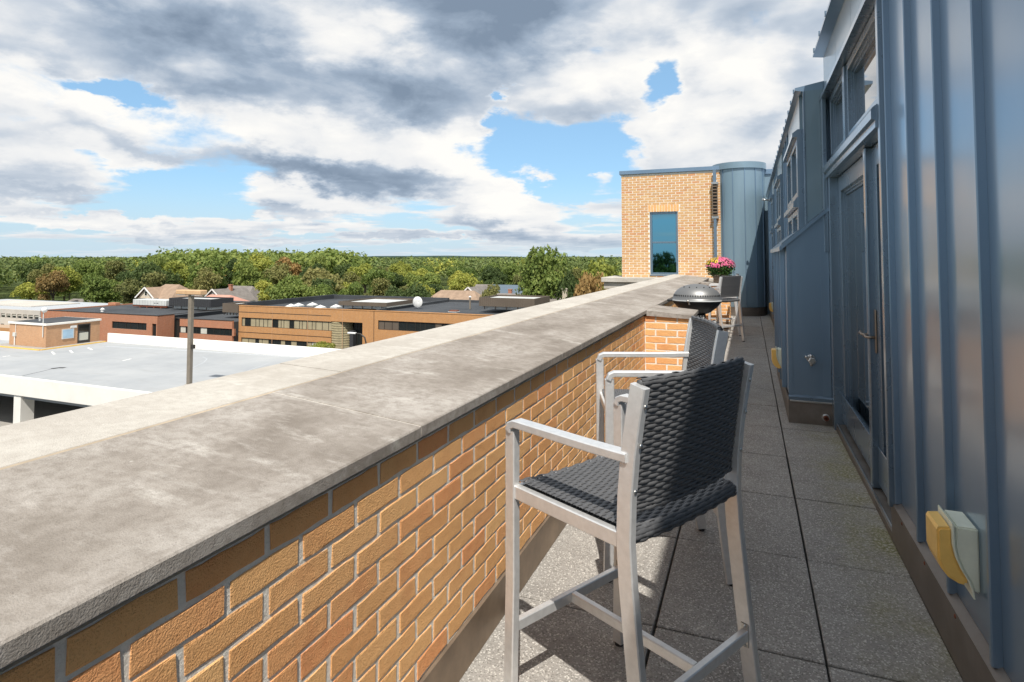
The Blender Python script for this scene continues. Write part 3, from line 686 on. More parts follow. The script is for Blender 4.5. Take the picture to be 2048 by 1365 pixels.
so = MB(); so.v = rest.v; so.f = rest.f; so = so.build('brickwork', 'brick_pale_dimmed', tw); so['kind'] = 'stuff'
for k in range(11):   # soldier course
    x = WX0 - .04 + k * .0775; me = BR[k % 10]
    o = link('soldier_brick', me, tw, Vector((x + .035, TY - .004, WZ1 + .105)) - tw.location, (0, 0, 0)); o.rotation_euler = Matrix(((0, -1, 0), (-1, 0, 0), (0, 0, -1))).to_euler()
    o.rotation_euler = (R(90), 0, R(-90)); o.scale = (1, .95, 1.12)
part(tw, B(TX0 - .05, TX1, TY - .05, TY + 7, TZ1 + .002, TZ1 + .11, c=.004), 'metal_coping', 'blue_metal')
fr = MB()
for a, b, c, d in ((WX0 + .004, WX0 + .06, WZ0, WZ1 - .004), (WX1 - .06, WX1 - .004, WZ0, WZ1 - .004), (WX0 + .06, WX1 - .06, WZ0, WZ0 + .06), (WX0 + .06, WX1 - .06, WZ1 - .064, WZ1 - .004), (WX0 + .06, WX1 - .06, 1.945, 1.995)):
    fr.box(a, b, TY + .05, TY + .12, c, d, c=.004)
wf = part(tw, fr, 'window_frame', 'blue_metal_trim')
part(tw, B(WX0 + .055, WX1 - .055, TY + .09, TY + .10, WZ0 + .05, 1.95), 'lower_pane', 'tower_glass', wf); part(tw, B(WX0 + .055, WX1 - .055, TY + .078, TY + .088, 1.985, WZ1 - .06), 'upper_pane', 'tower_glass', wf)
part(tw, B(WX0 - .01, WX1 + .01, TY - .02, TY + .08, WZ0 - .03, WZ0 - .001), 'window_sill', 'blue_metal_trim')
# stone ledge below the tower
lg = thing('stone_ledge', 'pale stepped stone ledge under the brick tower', 'ledge', (-2.6, 17, .6))
part(lg, B(-3.90, -.55, 16.62, 18.5, .852, .982, c=.008), 'upper_course', 'pale_stone'); part(lg, B(-3.84, -.55, 16.70, 18.5, .66, .849, c=.006), 'lower_course', 'pale_stone')
part(lg, B(-3.72, -.6, 16.80, 24, .40, .658), 'backing', 'soffit_concrete')
# rounded metal tower
rt_ = thing('round_tower', 'rounded slate blue metal stair tower at the end of the terrace', 'tower', (-.225, 17.55, 0))
RC, RR = Vector((-.225, 17.55, 0)), .655
NP = 7
for k in range(NP):
    a0, a1 = math.pi + (math.pi) * k / NP, math.pi + math.pi * (k + 1) / NP; pts = []
    for q in range(7): a = a0 + .008 + (a1 - a0 - .016) * q / 6; pts.append((RC.x + RR * math.cos(a), RC.y + RR * math.sin(a)))
    for q in range(6, -1, -1): a = a0 + .008 + (a1 - a0 - .016) * q / 6; pts.append((RC.x + (RR - .02) * math.cos(a), RC.y + (RR - .02) * math.sin(a)))
    part(rt_, MB().prism(pts, 'z', .235, 3.93), 'curved_panel', 'blue_metal_tower', ang=30)
    ca, sa = math.cos(a0), math.sin(a0)
    if k: part(rt_, MB().prism([(RC.x + r * ca - t * sa, RC.y + r * sa + t * ca) for r, t in ((RR - .01, -.007), (RR + .02, -.007), (RR + .02, .007), (RR - .01, .007))], 'z', .24, 3.93), 'seam_rib', 'blue_metal')
def ring(r0, r1, z0, z1, mat, nm):
    pts = [(RC.x + r1 * math.cos(math.pi + math.pi * q / 48), RC.y + r1 * math.sin(math.pi + math.pi * q / 48)) for q in range(49)]
    pts += [(RC.x + r1, RC.y + .6), (RC.x - r1, RC.y + .6)]
    part(rt_, MB().prism(pts, 'z', z0, z1), nm, mat, ang=30)
ring(0, RR - .02, .0, 3.93, 'blue_metal_tower', 'core'); ring(0, RR + .045, 3.931, 4.10, 'blue_metal_tower', 'cap_band'); ring(0, RR + .005, 0.001, .225, 'lead_flashing', 'base_flashing')
# wall behind the tower on its right
bk = thing('rear_parapet', 'blue metal roof edge behind the rounded tower', 'wall', (1, 17.8, 0))
part(bk, B(.36, 8, 17.75, 25, 0, 3.84), 'panel', 'blue_metal_tower'); part(bk, B(.30, 8, 17.7, 25, 3.841, 3.97), 'coping', 'blue_metal')
# downspout with louvred box
ds = thing('downspout', 'slim downspout with louvred conductor box beside the rounded tower', 'downspout', (-0.830, 17.0, 1))
part(ds, MB().tube([(-0.835, 16.98, .99), (-0.835, 16.98, 2.62)], .075, .055, (0, 1, 0)), 'pipe', 'blue_metal_trim')
part(ds, MB().tube([(-0.835, 16.98, 3.56), (-0.835, 16.98, 3.93)], .085, .055, (0, 1, 0)), 'upper_pipe', 'blue_metal_trim')
lb = part(ds, B(-0.895, -0.765, 16.97, 17.08, 2.62, 3.56), 'louvre_box', 'bronze_frame')
for zz in (2.60, 3.53): part(ds, B(-0.920, -0.740, 16.93, 17.08, zz, zz + .06, c=.006), 'band', 'steel')
for k in range(10): part(ds, MB().prism([(16.925, 2.675 + .087 * k), (16.969, 2.715 + .087 * k), (16.969, 2.66 + .087 * k)], 'x', -0.885, -0.775), 'louvre_slat', 'bronze', lb)
for x in (-0.898, -0.778): part(ds, B(x, x + .014, 16.93, 16.9695, 2.66, 3.53), 'stile', 'bronze', lb)

# ------------------------------------------------------------------ bar chairs
def weave(mb, surf, nu, nv, amp=.0017, wd=.0060):
    """nv strands running along u, over and under; surf(u,v)->(pos, normal, v direction)"""
    for j in range(nv):
        v = (j + .5) / nv; rings = []
        ns = nu * 4
        for i in range(ns + 1):
            u = i / ns; p, n, t = surf(u, v); h = amp * math.sin(math.pi * (u * nu + j)); h = amp * max(-1, min(1, 1.5 * h / amp))
            c = p + n * h; rings.append([c - t * wd, c - t * wd * .6 + n * .0026, c + t * wd * .6 + n * .0026, c + t * wd])
        vv = [q for r in rings for q in r]; ff = []
        for i in range(ns):
            for k in range(3): ff.append((i * 4 + k, (i + 1) * 4 + k, (i + 1) * 4 + k + 1, i * 4 + k + 1))
        mb.add(vv, ff)
    for i in range(nu):     # flat crossing strands
        u = (i + .5) / nu; vv = []
        for j in range(nv + 1):
            p, n, t = surf(u, j / nv); p2, _, _ = surf(min(1, u + .004), j / nv); d = (p2 - p).normalized(); vv += [p - d * .0048, p + d * .0048]
        mb.add(vv, [(2 * j, 2 * j + 1, 2 * j + 3, 2 * j + 2) for j in range(nv)])
    return mb
def make_chair(label, loc, ang, group):
    t = thing('bar_chair', label, 'chair', loc, ang, group)
    HW = .285; AL = 'brushed_aluminium'; fx = .245
    SZ = .775
    for s in (-1, 1):
        y = s * HW
        lg_ = MB().tube([(fx + .012, y, .012), (fx, y, .45), (fx, y, .958)], .030, .045, (1, 0, 0)).build('leg', AL, t)
        arc = [(fx + .000, y, .94)] + [(fx + .0225 - .032 + .0195 * math.cos(a) - .0, y, .962 + .0195 * math.sin(a)) for a in (R(20), R(55), R(90))]
        MB().tube([(fx + .004, y, .9565), (fx - .004, y, .976), (fx - .024, y, .985), (-.12, y, .988), (-.262, y, .992)], .046, .026, (0, 0, 1)).build('armrest', AL, t)
        path = [(-.325, y, .012), (-.298, y, .22), (-.272, y, .45), (-.252, y, .64), (-.245, y, .76), (-.250, y, .88), (-.263, y, 1.0), (-.280, y, 1.10), (-.299, y, 1.195)]
        rl = MB().tube(path, .028, .052, (1, 0, 0)).build('leg', AL, t); smooth_by_angle(rl, 30)
        for (x, yy, nm) in ((fx + .012, y, 'foot_glide'), (-.325, y, 'foot_glide')): MB().lathe([(.017, 0), (.017, .008), (.012, .0125)], 12, c=(x, yy, 0)).build(nm, 'black_plastic', t)
        MB().tube([(fx - .015, y * .985, SZ - .022), (-.235, y * .985, SZ - .022)], .026, .045).build('seat_rail', AL, t)
        MB().tube([(-.215, y * 1.0, .262), (-.215, y * 1.0, .262)], .02, .02) 
        MB().tube([(-.264, s * .2705, 1.195), (-.225, s * .2705, .84)], .004, .03, (1, 0, 0))
        for z in (.90, 1.03, 1.14):
            px = -.250 - (z - .88) * .155 - .0255
            q = MB().lathe([(.007, 0), (.0065, .002), (.003, .0038)], 10); q.v = [(px - zz, y * .995 + a_, z + b_) for a_, b_, zz in q.v]; q.build('screw', 'steel', t, True)
    for x in (fx - .01, -.232): MB().tube([(x, -HW + .015, SZ - .024), (x, HW - .015, SZ - .024)], .024, .036).build('seat_crossbar', AL, t)
    # H shaped foot stretcher: front rail, rear rail, tie between them
    MB().tube([(fx - .002, -HW + .012, .300), (fx - .002, HW - .012, .300)], .024, .036).build('stretcher', AL, t)
    MB().tube([(-.290, -HW + .012, .300), (-.290, HW - .012, .300)], .024, .036).build('stretcher', AL, t)
    MB().tube([(fx - .0145, 0, .300), (-.2775, 0, .300)], .026, .034).build('stretcher', AL, t)
    for x in (fx - .002, -.290):
        for s in (-1, 1):
            B(x - .014, x + .014, s * (HW - .0145) - .0022, s * (HW - .0145) + .0022, .262, .338, c=.002).build('bracket', 'steel', t)
            for z in (.268, .331):
                q = MB().lathe([(.006, 0), (.0055, .002), (.003, .0038)], 8); q.v = [(x + a_, s * (HW - .017 - zz), z + b_) for a_, b_, zz in q.v]; q.build('bolt', 'steel', t)
    def seat(u, v):
        y = (u - .5) * 2 * (HW - .008); dip = -.012 * (1 - (2 * u - 1) ** 2); z = SZ + .012 + dip
        if v < .9: return Vector((fx - .012 - v / .9 * .475, y, z)), Vector((0, 0, 1)), Vector((-1, 0, 0))
        th = (v - .9) / .1 * R(125); r = .024
        return Vector((fx - .487 - r * math.sin(th), y, z - r + r * math.cos(th))), Vector((-math.sin(th), 0, math.cos(th))), Vector((-math.cos(th), 0, -math.sin(th)))
    sb = weave(MB(), seat, 18, 45); o = sb.build('seat', 'wicker', t, True, False)
    B(-.24, fx - .02, -HW + .02, HW - .02, SZ - .016, SZ - .012).build('seat_lining', 'wicker', t)
    def back(u, v):
        y = (u - .5) * 2 * (HW - .010); bow = -.026 * (1 - (2 * u - 1) ** 2)
        if v < .93:
            z = .825 + v / .93 * .375; x = -.247 - max(0, z - .86) * .150 + bow
            return Vector((x - .002, y, z)), Vector((-1, 0, -.15)).normalized(), Vector((-.15, 0, 1)).normalized()
        th = (v - .93) / .07 * R(150); r = .012; x0 = -.247 - .34 * .150 + bow - .002
        return Vector((x0 + r - r * math.cos(th), y, 1.20 + r * math.sin(th))), Vector((-math.cos(th), 0, math.sin(th))), Vector((math.sin(th), 0, math.cos(th)))
    def back_front(u, v):
        p_, n_, t_ = back(u, v * .93); return p_ - n_ * .0075, -n_, t_
    weave(weave(MB(), back, 17, 35), back_front, 17, 32).build('backrest', 'wicker', t, True, False)
    tp = [Vector((-.247 - .34 * .150 - .026 * (1 - (2 * u / 16 - 1) ** 2) - .002 + .012, (u / 16 - .5) * 2 * (HW - .010), 1.20)) for u in range(17)]; MB().tube(tp, .0105, round_=True).build('back_roll', 'wicker', t, True)
    tp = [Vector((fx - .487, (u / 16 - .5) * 2 * (HW - .008), SZ - .012 - .012 * (1 - (2 * u / 16 - 1) ** 2))) for u in range(17)]; MB().tube(tp, .0225, round_=True, n=14).build('seat_roll', 'wicker', t, True)
    lin = MB(); vv = []
    for u in range(13):
        for v_ in (0, .92): p_, n_, _ = back(u / 12, v_); vv.append(p_ - n_ * .0038)
    lin.add(vv, [(2 * i, 2 * i + 1, 2 * i + 3, 2 * i + 2) for i in range(12)]); lin.build('back_lining', 'wicker', t)
    return t
GRP = 'aluminium and black wicker bar chairs'
ch0 = make_chair('large foreground bar chair with black woven back half in shadow', (-.415, 2.065, 0), R(152), GRP)
for loc, ang, lab in (((-.495, 3.235, 0), 198, 'second bar chair behind the foreground one, tucked beside the brick pier'),
                      ((-.545, 11.78, 0), 144, 'distant bar chair beyond the barbecue with its back towards the camera'),
                      ((-.52, 12.95, 0), 182, 'farthest bar chair below the flower basket, mostly hidden')):
    c_ = copy_tree(ch0); c_.location = loc; c_.rotation_euler = (0, 0, R(ang)); c_['label'] = lab

# ------------------------------------------------------------------ barbecue
gr = thing('barbecue_grill', 'grey domed gas barbecue on a folding cart behind the brick pier', 'barbecue', (-.60, 7.62, 0), R(4))
def dome(r, h, n=14): return [(r * math.cos(R(90) * i / n) , h * math.sin(R(90) * i / n)) for i in range(n)] + [(.01, h)]
lid = MB().lathe([(.292, -.004), (.294, .004)] + [(r, z + .006) for r, z in dome(.285, .185)], 56, 1, .80, (0, 0, 1.035)).build('lid', 'lid_enamel', gr, True)
MB().lathe([(.298, -.014), (.302, -.006), (.296, .002)], 56, 1, .80, (0, 0, 1.032)).build('lid_rim', 'grill_grey', gr, True)
for row, (zz, n_, a0_, a1_, sz) in enumerate(((.052, 26, 195, 345, .007), (.150, 5, 215, 325, .008))):
    for k in range(n_):
        a = R(a0_ + (a1_ - a0_) * k / (n_ - 1)); s_ = math.asin(min(.99, (zz - .006) / .185)); r = .285 * math.cos(s_) + .0005
        q = MB().lathe([(.0062, -.004), (.0062, .004)], 8); q.v = [(x, z, y * 1.9) for x, y, z in q.v]
        o = q.build('vent_hole', 'black_iron', lid); o.location = (r * math.cos(a), r * .80 * math.sin(a), 1.035 + zz); o.rotation_euler = (0, 0, a + math.pi / 2)
bl = MB().lathe([(.10, -.16), (.16, -.135), (.235, -.075), (.286, -.012), (.286, -.004)], 56, 1, .78, (0, 0, 1.02)).build('bowl', 'black_iron', gr, True)
MB().box(-.10, .10, -.09, .09, .80, .865, c=.01).build('burner_base', 'black_iron', gr)
for k in range(6): MB().box(-.085 + k * .03, -.068 + k * .03, -.094, -.0905, .815, .85).build('burner_slot', 'unit_grey', gr)
B(-.35, -.27, -.07, .07, 1.010, 1.035, c=.006).build('side_handle', 'black_plastic', gr); B(.27, .35, -.07, .07, 1.010, 1.035, c=.006).build('side_handle', 'black_plastic', gr)
MB().tube([(-.10, -.235, 1.045), (-.11, -.262, 1.05), (-.09, -.268, 1.02), (-.085, -.25, .99)], .012, round_=True).build('latch', 'steel', gr, True)
MB().tube([(-.13, .225, 1.06), (-.13, .275, 1.065), (.13, .275, 1.065), (.13, .225, 1.06)], .012, round_=True).build('lid_handle', 'grill_grey', gr, True)
B(-.20, .20, -.13, .13, .735, .775, c=.008).build('cart_top', 'grill_grey', gr)
for s in (-1, 1):
    for d in (-1, 1):
        MB().tube([(s * .20, d * -.10, .775), (s * .235, d * .16, .035)], .055, .035, (1, 0, 0)).build('cart_leg', 'grill_grey', gr)
    MB().tube([(s * .235, -.16, .18), (s * .235, .16, .18)], .02, .03).build('cart_rail', 'black_plastic', gr)
MB().prism([(-.13, .74), (.13, .74), (.17, .20), (-.17, .20)], 'x', .205, .222).build('side_panel', 'blue_metal', gr)
B(-.22, .22, -.15, .15, .19, .21).build('cart_shelf', 'grill_grey', gr)
for s in (-1, 1):
    q = MB().lathe([(.035, -.018), (.07, -.018), (.075, -.01), (.075, .01), (.07, .018), (.035, .018)], 20); q.v = [(s * .262 + z, .15 + x, .076 + y) for x, y, z in q.v]; q.build('wheel', 'black_plastic', gr)
MB().tube([(.10, -.16, .70), (.14, -.19, .62), (.19, -.18, .58), (.215, -.15, .64)], .006, round_=True).build('gas_hose', 'black_plastic', gr, True)
MB().tube([(-.12, -.135, .70), (.16, -.15, .72)], .005, round_=True).build('tool_rail', 'steel', gr, True)

# ------------------------------------------------------------------ basket of chrysanthemums
po = thing('flower_basket', 'wooden slat basket of pink and yellow chrysanthemums near the rounded tower', 'flower pot', (-.60, 14.05, .985))
MB().lathe([(.135, 0), (.165, .20), (.150, .20), (.13, .02)], 28).build('liner', 'basket', po, True)
for k in range(16):
    a = 2 * math.pi * k / 16; o = MB().prism([(-.024, 0), (.024, 0), (.029, .205), (-.029, .205)], 'y', -.004, .004).build('slat', 'basket', po)
    o.location = (.142 * math.cos(a), .142 * math.sin(a), .0); o.rotation_euler = (Matrix.Rotation(a + math.pi / 2, 3, 'Z') @ Matrix.Rotation(-.15, 3, 'X')).to_euler()
for z in (.04, .16): MB().lathe([(.146 + z * .16, z - .008), (.152 + z * .16, z - .008), (.152 + z * .16, z + .008), (.146 + z * .16, z + .008)], 28).build('hoop', 'bronze', po)
def leafcloud(n, fn, size, seed, flat=.5):
    g = np.random.default_rng(seed); mb = MB(); vs_ = []; fs_ = []
    for i in range(n):
        p, nrm, s = fn(g); s *= size; d = Vector(g.normal(size=3)); nrm = (Vector(nrm) * flat + d.normalized() * (1 - flat)).normalized()
        a = nrm.orthogonal().normalized(); a.rotate(Matrix.Rotation(g.uniform(0, 6.28), 3, nrm)); b = nrm.cross(a); o = len(vs_); p = Vector(p)
        vs_ += [tuple(p - a * s), tuple(p + b * s * .6), tuple(p + a * s), tuple(p - b * s * .6)]; fs_.append((o, o + 1, o + 2, o + 3))
    mb.v = vs_; mb.f = fs_; return mb
def potshape(z0, z1, rad, inner=.75):
    def f(g):
        while True:
            d = g.normal(size=3); d /= np.linalg.norm(d)
            if d[2] * .24 + .33 < z1 and d[2] * .24 + .33 > z0: break
        k = g.uniform(inner, 1.02) * (1 + .06 * math.sin(7 * math.atan2(d[1], d[0])))
        return (d[0] * rad * k, d[1] * rad * k, .33 + d[2] * .235 * k), d, g.uniform(.7, 1.2)
    return f
o = leafcloud(2600, potshape(.10, .50, .30, .55), .022, 3).build('foliage', 'leaf_pot', po, fix=False); o['kind'] = 'stuff'
def bloom(side):
    sh = potshape(.345, .60, .315, .92)
    def f(g):
        while True:
            p, d, s = sh(g)
            yl = (p[0] < -.03 and p[2] > .44) or (p[0] < -.2 and p[2] > .38)
            if yl == side and (p[2] > .40 or g.random() < .45): return p, d, s
    return f
def blossoms(n, fn, size, seed):
    g = np.random.default_rng(seed); mb = MB()
    for i in range(n):
        p, d, s = fn(g); d = Vector(d).normalized(); a = d.orthogonal().normalized(); b = d.cross(a); p = Vector(p); s *= size; r0 = g.uniform(0, 6.28)
        ring_ = [p + (a * math.cos(r0 + q * 2 * math.pi / 9) + b * math.sin(r0 + q * 2 * math.pi / 9)) * s * (1 if q % 2 else .8) + d * s * .15 for q in range(9)]
        mb.add([p + d * s * .45] + ring_, [(0, 1 + q, 1 + (q + 1) % 9) for q in range(9)])
    return mb
o = blossoms(420, bloom(False), .021, 5).build('pink_blossoms', 'petal_pink', po, fix=False); o['kind'] = 'stuff'
o = blossoms(130, bloom(True), .021, 6).build('yellow_blossoms', 'petal_yellow', po, fix=False); o['kind'] = 'stuff'
# ================================================================== beyond the terrace
tag(MB().add([(-6000, -500, GZ), (4000, -500, GZ), (4000, 7000, GZ), (-6000, 7000, GZ)], [(0, 1, 2, 3)]).build('ground', 'ground_mix'), kind='structure')
tag(MB().add([(-220, -20, GZ + .02), (-2, -20, GZ + .02), (-2, 128, GZ + .02), (-220, 128, GZ + .02)], [(0, 1, 2, 3)]).build('street', 'asphalt'), kind='structure')

# ------------------------------------------------------------------ parking deck
DZ = -9.0
pk = thing('parking_deck', 'white rooftop parking deck with pale concrete floor below the terrace', 'parking deck', (-80, 40, GZ))
part(pk, B(-150, -26, 29.2, 50.8, DZ - .35, DZ), 'deck_slab', 'deck_concrete')
part(pk, B(-150, -26, 29.2, 50.8, DZ - 3.45, DZ - 3.1), 'lower_slab', 'soffit_concrete')
part(pk, B(-150, -26, 29.2, 50.8, DZ - 6.6, DZ - 6.25), 'lower_slab', 'soffit_concrete')
part(pk, B(-74.6, -26, 50.8, 51.05, DZ - 1.2, DZ + 1.08, c=.02), 'parapet', 'white_paint')
part(pk, B(-150, -82.7, 47.2, 47.45, DZ - .3, DZ + 1.02, c=.02), 'parapet', 'white_paint')
zb = at(0, 786, 29).z; zt = at(0, 750, 29).z
part(pk, B(-150, -26, 28.9, 29.19, zb, zt, c=.02), 'spandrel_panel', 'white_paint')
part(pk, B(-150, -26, 28.9, 29.19, DZ - 5.1, DZ - 3.0, c=.02), 'spandrel_panel', 'white_paint')
px0 = at(27, 800, 28.98).x; px1 = at(41, 800, 28.98).x
for k in range(-3, 6):
    x = px0 + k * 9.2; part(pk, B(x, x + (px1 - px0), 29.0, 29.95, GZ, zb - .002), 'pillar', 'white_paint')
for k in range(14): part(pk, B(-148 + k * 9.2, -147.4 + k * 9.2, 40, 40.6, GZ, DZ - .352), 'pillar', 'soffit_concrete')
part(pk, B(-150, -26, 50.5, 50.79, GZ, DZ - 1.3), 'back_wall', 'soffit_concrete')
part(pk, B(-150.2, -150, 29, 51, GZ, DZ + 1), 'end_wall', 'white_paint')
# expansion joints, tyre marks and stall lines
def strip(pts, w, z, mat, nm):
    pts = [Vector(p) for p in pts]; v = []
    for i, p in enumerate(pts):
        t = (pts[min(i + 1, len(pts) - 1)] - pts[max(i - 1, 0)]).normalized(); nrm = Vector((-t.y, t.x)); v += [(*(p + nrm * w / 2), z), (*(p - nrm * w / 2), z)]
    part(pk, MB().add(v, [(2 * i, 2 * i + 1, 2 * i + 3, 2 * i + 2) for i in range(len(pts) - 1)]), nm, mat)
def dk(x, y):
    r = ray(x, y); t = (DZ - CAM_H) / r.z; return (r.x * t, r.y * t)
strip([dk(45, 752), dk(80, 744), dk(105, 738)], .10, DZ + .004, 'asphalt', 'joint_line')
strip([dk(103, 738), dk(118, 736), dk(130, 736)], .55, DZ + .008, 'asphalt', 'drain_patch')
strip([dk(300, 753), dk(345, 746), dk(385, 736), dk(408, 725), dk(414, 718), dk(405, 714)], .12, DZ + .004, 'membrane_grey', 'tyre_mark')
strip([dk(495, 742), dk(520, 733), dk(540, 726)], .12, DZ + .004, 'membrane_grey', 'tyre_mark')
strip([dk(212, 693), dk(400, 703), dk(600, 715)], .5, DZ + .004, 'membrane_grey', 'gutter_line')
for (a, b) in (((104, 704), (109, 709)), ((140, 701), (145, 706)), ((176, 696), (184, 700)), ((5, 714), (20, 712)), ((245, 722), (262, 718))):
    strip([dk(*a), dk(*b)], .22, DZ + .006, 'line_paint', 'stall_line')

# stair house on the deck
st = thing('stair_house', 'small tan brick stair house standing on the parking deck', 'stair house', (-79, 47, DZ))
sx0, sx1, sy0, sy1, sz1 = -82.6, -75.75, 44.45, 50.6, DZ + 2.62
core = MB().box(sx0, sx1, sy0, 47.95, DZ + .12, sz1).box(sx0, sx1, 49.45, sy1, DZ + .12, sz1).box(sx0, sx1, 47.95, 49.45, DZ + 2.42, sz1).box(sx0, sx1 - .3, 47.95, 49.45, DZ + .12, DZ + 2.42)
part(st, core, 'wall', 'stair_brick')
part(st, B(sx0 - .12, sx1 + .12, sy0 - .12, sy1 + .12, sz1 + .002, sz1 + .24, c=.02), 'roof_fascia', 'white_paint')
part(st, B(sx0 + .1, sx1 - .1, sy0 + .1, sy1 - .1, sz1 + .2405, sz1 + .255), 'roof', 'roof_membrane')
dr = part(st, MB().box(sx1 - .12, sx1 + .02, 47.96, 48.1, DZ + .13, DZ + 2.41).box(sx1 - .12, sx1 + .02, 49.3, 49.44, DZ + .13, DZ + 2.41).box(sx1 - .12, sx1 + .02, 48.1, 49.3, DZ + 2.27, DZ + 2.41).box(sx1 - .12, sx1 + .02, 48.1, 49.3, DZ + .13, DZ + .38), 'door', 'bronze_frame')
part(st, B(sx1 - .1, sx1 - .06, 48.1, 49.3, DZ + .38, DZ + 2.27), 'pane', 'dark_glass', dr); part(st, B(sx1 - .055, sx1 - .045, 48.15, 49.25, DZ + .45, DZ + 1.35), 'blind', 'blind_pale', dr)
part(st, B(sx1 + .002, sx1 + .10, 47.1, 47.8, sz1 - .55, sz1 - .28), 'light_box', 'white_metal')
part(st, MB().box(-84.2, sx0, 43.4, sy1, DZ + .004, DZ + .11).box(sx0, sx1 + .9, 43.4, sy0, DZ + .004, DZ + .11).box(sx1, sx1 + .9, sy0, 50.7, DZ + .004, DZ + .11), 'kerb', 'soffit_concrete')
part(st, MB().box(-84.2, sx1 + .95, 43.2, 43.4, DZ + .003, DZ + .115).box(sx1 + .9, sx1 + 1.1, 43.4, 50.7, DZ + .003, DZ + .115), 'painted_kerb', 'yellow_paint')
part(st, B(sx0 + .9, sx0 + 1.4, sy0 - .16, sy0 - .002, DZ + 1.15, DZ + 1.6), 'meter_box', 'unit_grey'); part(st, MB().tube([(sx0 + 1.2, sy0 - .08, DZ + .12), (sx0 + 1.2, sy0 - .08, DZ + 1.15)], .07, round_=True), 'conduit', 'white_metal')
part(st, MB().tube([(sx0 + 1.3, sy0 - .06, DZ + 1.6), (sx0 + 1.3, sy0 - .06, DZ + 2.6)], .03, round_=True), 'conduit', 'white_metal')
part(st, MB().lathe([(.12, 0), (.12, .35), (.16, .36), (.02, .42)], 12, c=(-79.6, 46, sz1 + .255)), 'roof_vent', 'unit_grey')
sg = thing('wall_sign', 'pale blue notice board on the tan stair house wall', 'sign', (sx1, 46.8, DZ + 1.2))
part(sg, B(sx1 + .003, sx1 + .08, 46.15, 47.5, DZ + .85, DZ + 2.02), 'frame', 'unit_grey'); part(sg, B(sx1 + .0805, sx1 + .086, 46.25, 47.4, DZ + .93, DZ + 1.94), 'panel', 'sign_blue')
gl = thing('globe_light', 'white globe light on a thin pole at the stair house corner', 'light', (sx1 - .35, sy0 - .12, DZ + 1.2))
gx, gy = sx1 - .4, sy0 - .1
part(gl, MB().tube([(gx, gy, DZ + 1.3), (gx, gy, DZ + 4.35)], .055, round_=True), 'pole', 'unit_grey')
part(gl, MB().lathe([(.01, -.32), (.18, -.26), (.30, -.08), (.32, .05), (.25, .22), (.1, .31), (.01, .33)], 18, c=(gx + .15, gy, DZ + 4.45)), 'globe', 'white_metal', smooth=True)
# lamp post
lp = thing('lamp_post', 'tall brown lamp post with flat tan twin head on the parking deck', 'lamp post', (-41.5, 34.9, DZ))
part(lp, MB().tube([(-41.5, 34.9, DZ), (-41.5, 34.9, -1.43)], .34, .34, (0, 1, 0)), 'pole', 'pole_brown')
part(lp, B(-41.75, -41.25, 34.65, 35.15, DZ, DZ + .5, c=.03), 'base', 'soffit_concrete')
part(lp, B(-42.85, -40.15, 34.55, 35.25, -1.42, -1.06, c=.05), 'lamp_head', 'lamp_tan'); part(lp, B(-42.75, -41.85, 34.6, 35.2, -1.46, -1.425), 'lens', 'white_metal'); part(lp, B(-41.15, -40.25, 34.6, 35.2, -1.46, -1.425), 'lens', 'white_metal')
part(lp, B(-41.33, -41.05, 34.8, 35.0, -5.7, -5.4), 'junction_box', 'bronze_frame')
# cobra-head street lamp
q0 = at(700, 668, 62); cl = thing('street_lamp', 'curved cobra head street lamp before the orange brick office', 'street lamp', (q0.x + 2.4, 62, GZ))
xb = q0.x + 2.4
part(cl, MB().tube([(xb, 62, GZ), (xb, 62, q0.z - 1.0), (xb - .2, 62, q0.z - .35), (xb - .8, 62, q0.z + .05), (xb - 1.6, 62, q0.z + .1)], .09, round_=True), 'pole', 'bronze_frame', smooth=True)
part(cl, B(xb - 2.7, xb - 1.5, 61.8, 62.2, q0.z, q0.z + .2, c=.05), 'lamp_head', 'white_metal')

# ------------------------------------------------------------------ orange brick office
OY = 85.0; OZ = -7.5
of = thing('orange_office', 'long orange brick office with ribbon windows and dark flat roof', 'building', (-60, 95, GZ))
ox0 = at(478, 612, OY).x; oxj = at(748, 622, OY).x; ox1 = -14.
wz = [(at(483, 652.5, OY).z, at(483, 635, OY).z), (at(483, 692, OY).z, at(483, 675, OY).z)]
rcl, rcr = at(662, 650, OY).x, at(725, 650, OY).x; wl = at(483, 640, OY).x; rz_ = at(725, 646, OY).z
OB = 112.
w_ = MB()
def facade(x0, x1, strips, ztop, zbot, y, th=.4):
    zz = zbot
    for (a, b) in sorted(strips): w_.box(x0, x1, y, y + th, zz, a); zz = b
    w_.box(x0, x1, y, y + th, zz, ztop)
facade(wl, rcl, wz, OZ, GZ, OY); w_.box(ox0, wl, OY, OY + .4, GZ, OZ)
w_.box(rcl, rcr, OY, OY + .4, rz_, OZ); w_.box(rcr, oxj - .06, OY, OY + .4, GZ, OZ)
x3 = at(756, 650, OY).x; wz3 = [(at(756, 659.5, OY).z, at(756, 641, OY).z), (at(756, 700, OY).z, at(756, 682, OY).z)]
w_.box(oxj + .06, x3, OY, OY + .4, GZ, OZ - .02); facade(x3, ox1, wz3, OZ - .02, GZ, OY)
w_.box(ox0, ox0 + .4, OY + .4, OB, GZ, OZ)
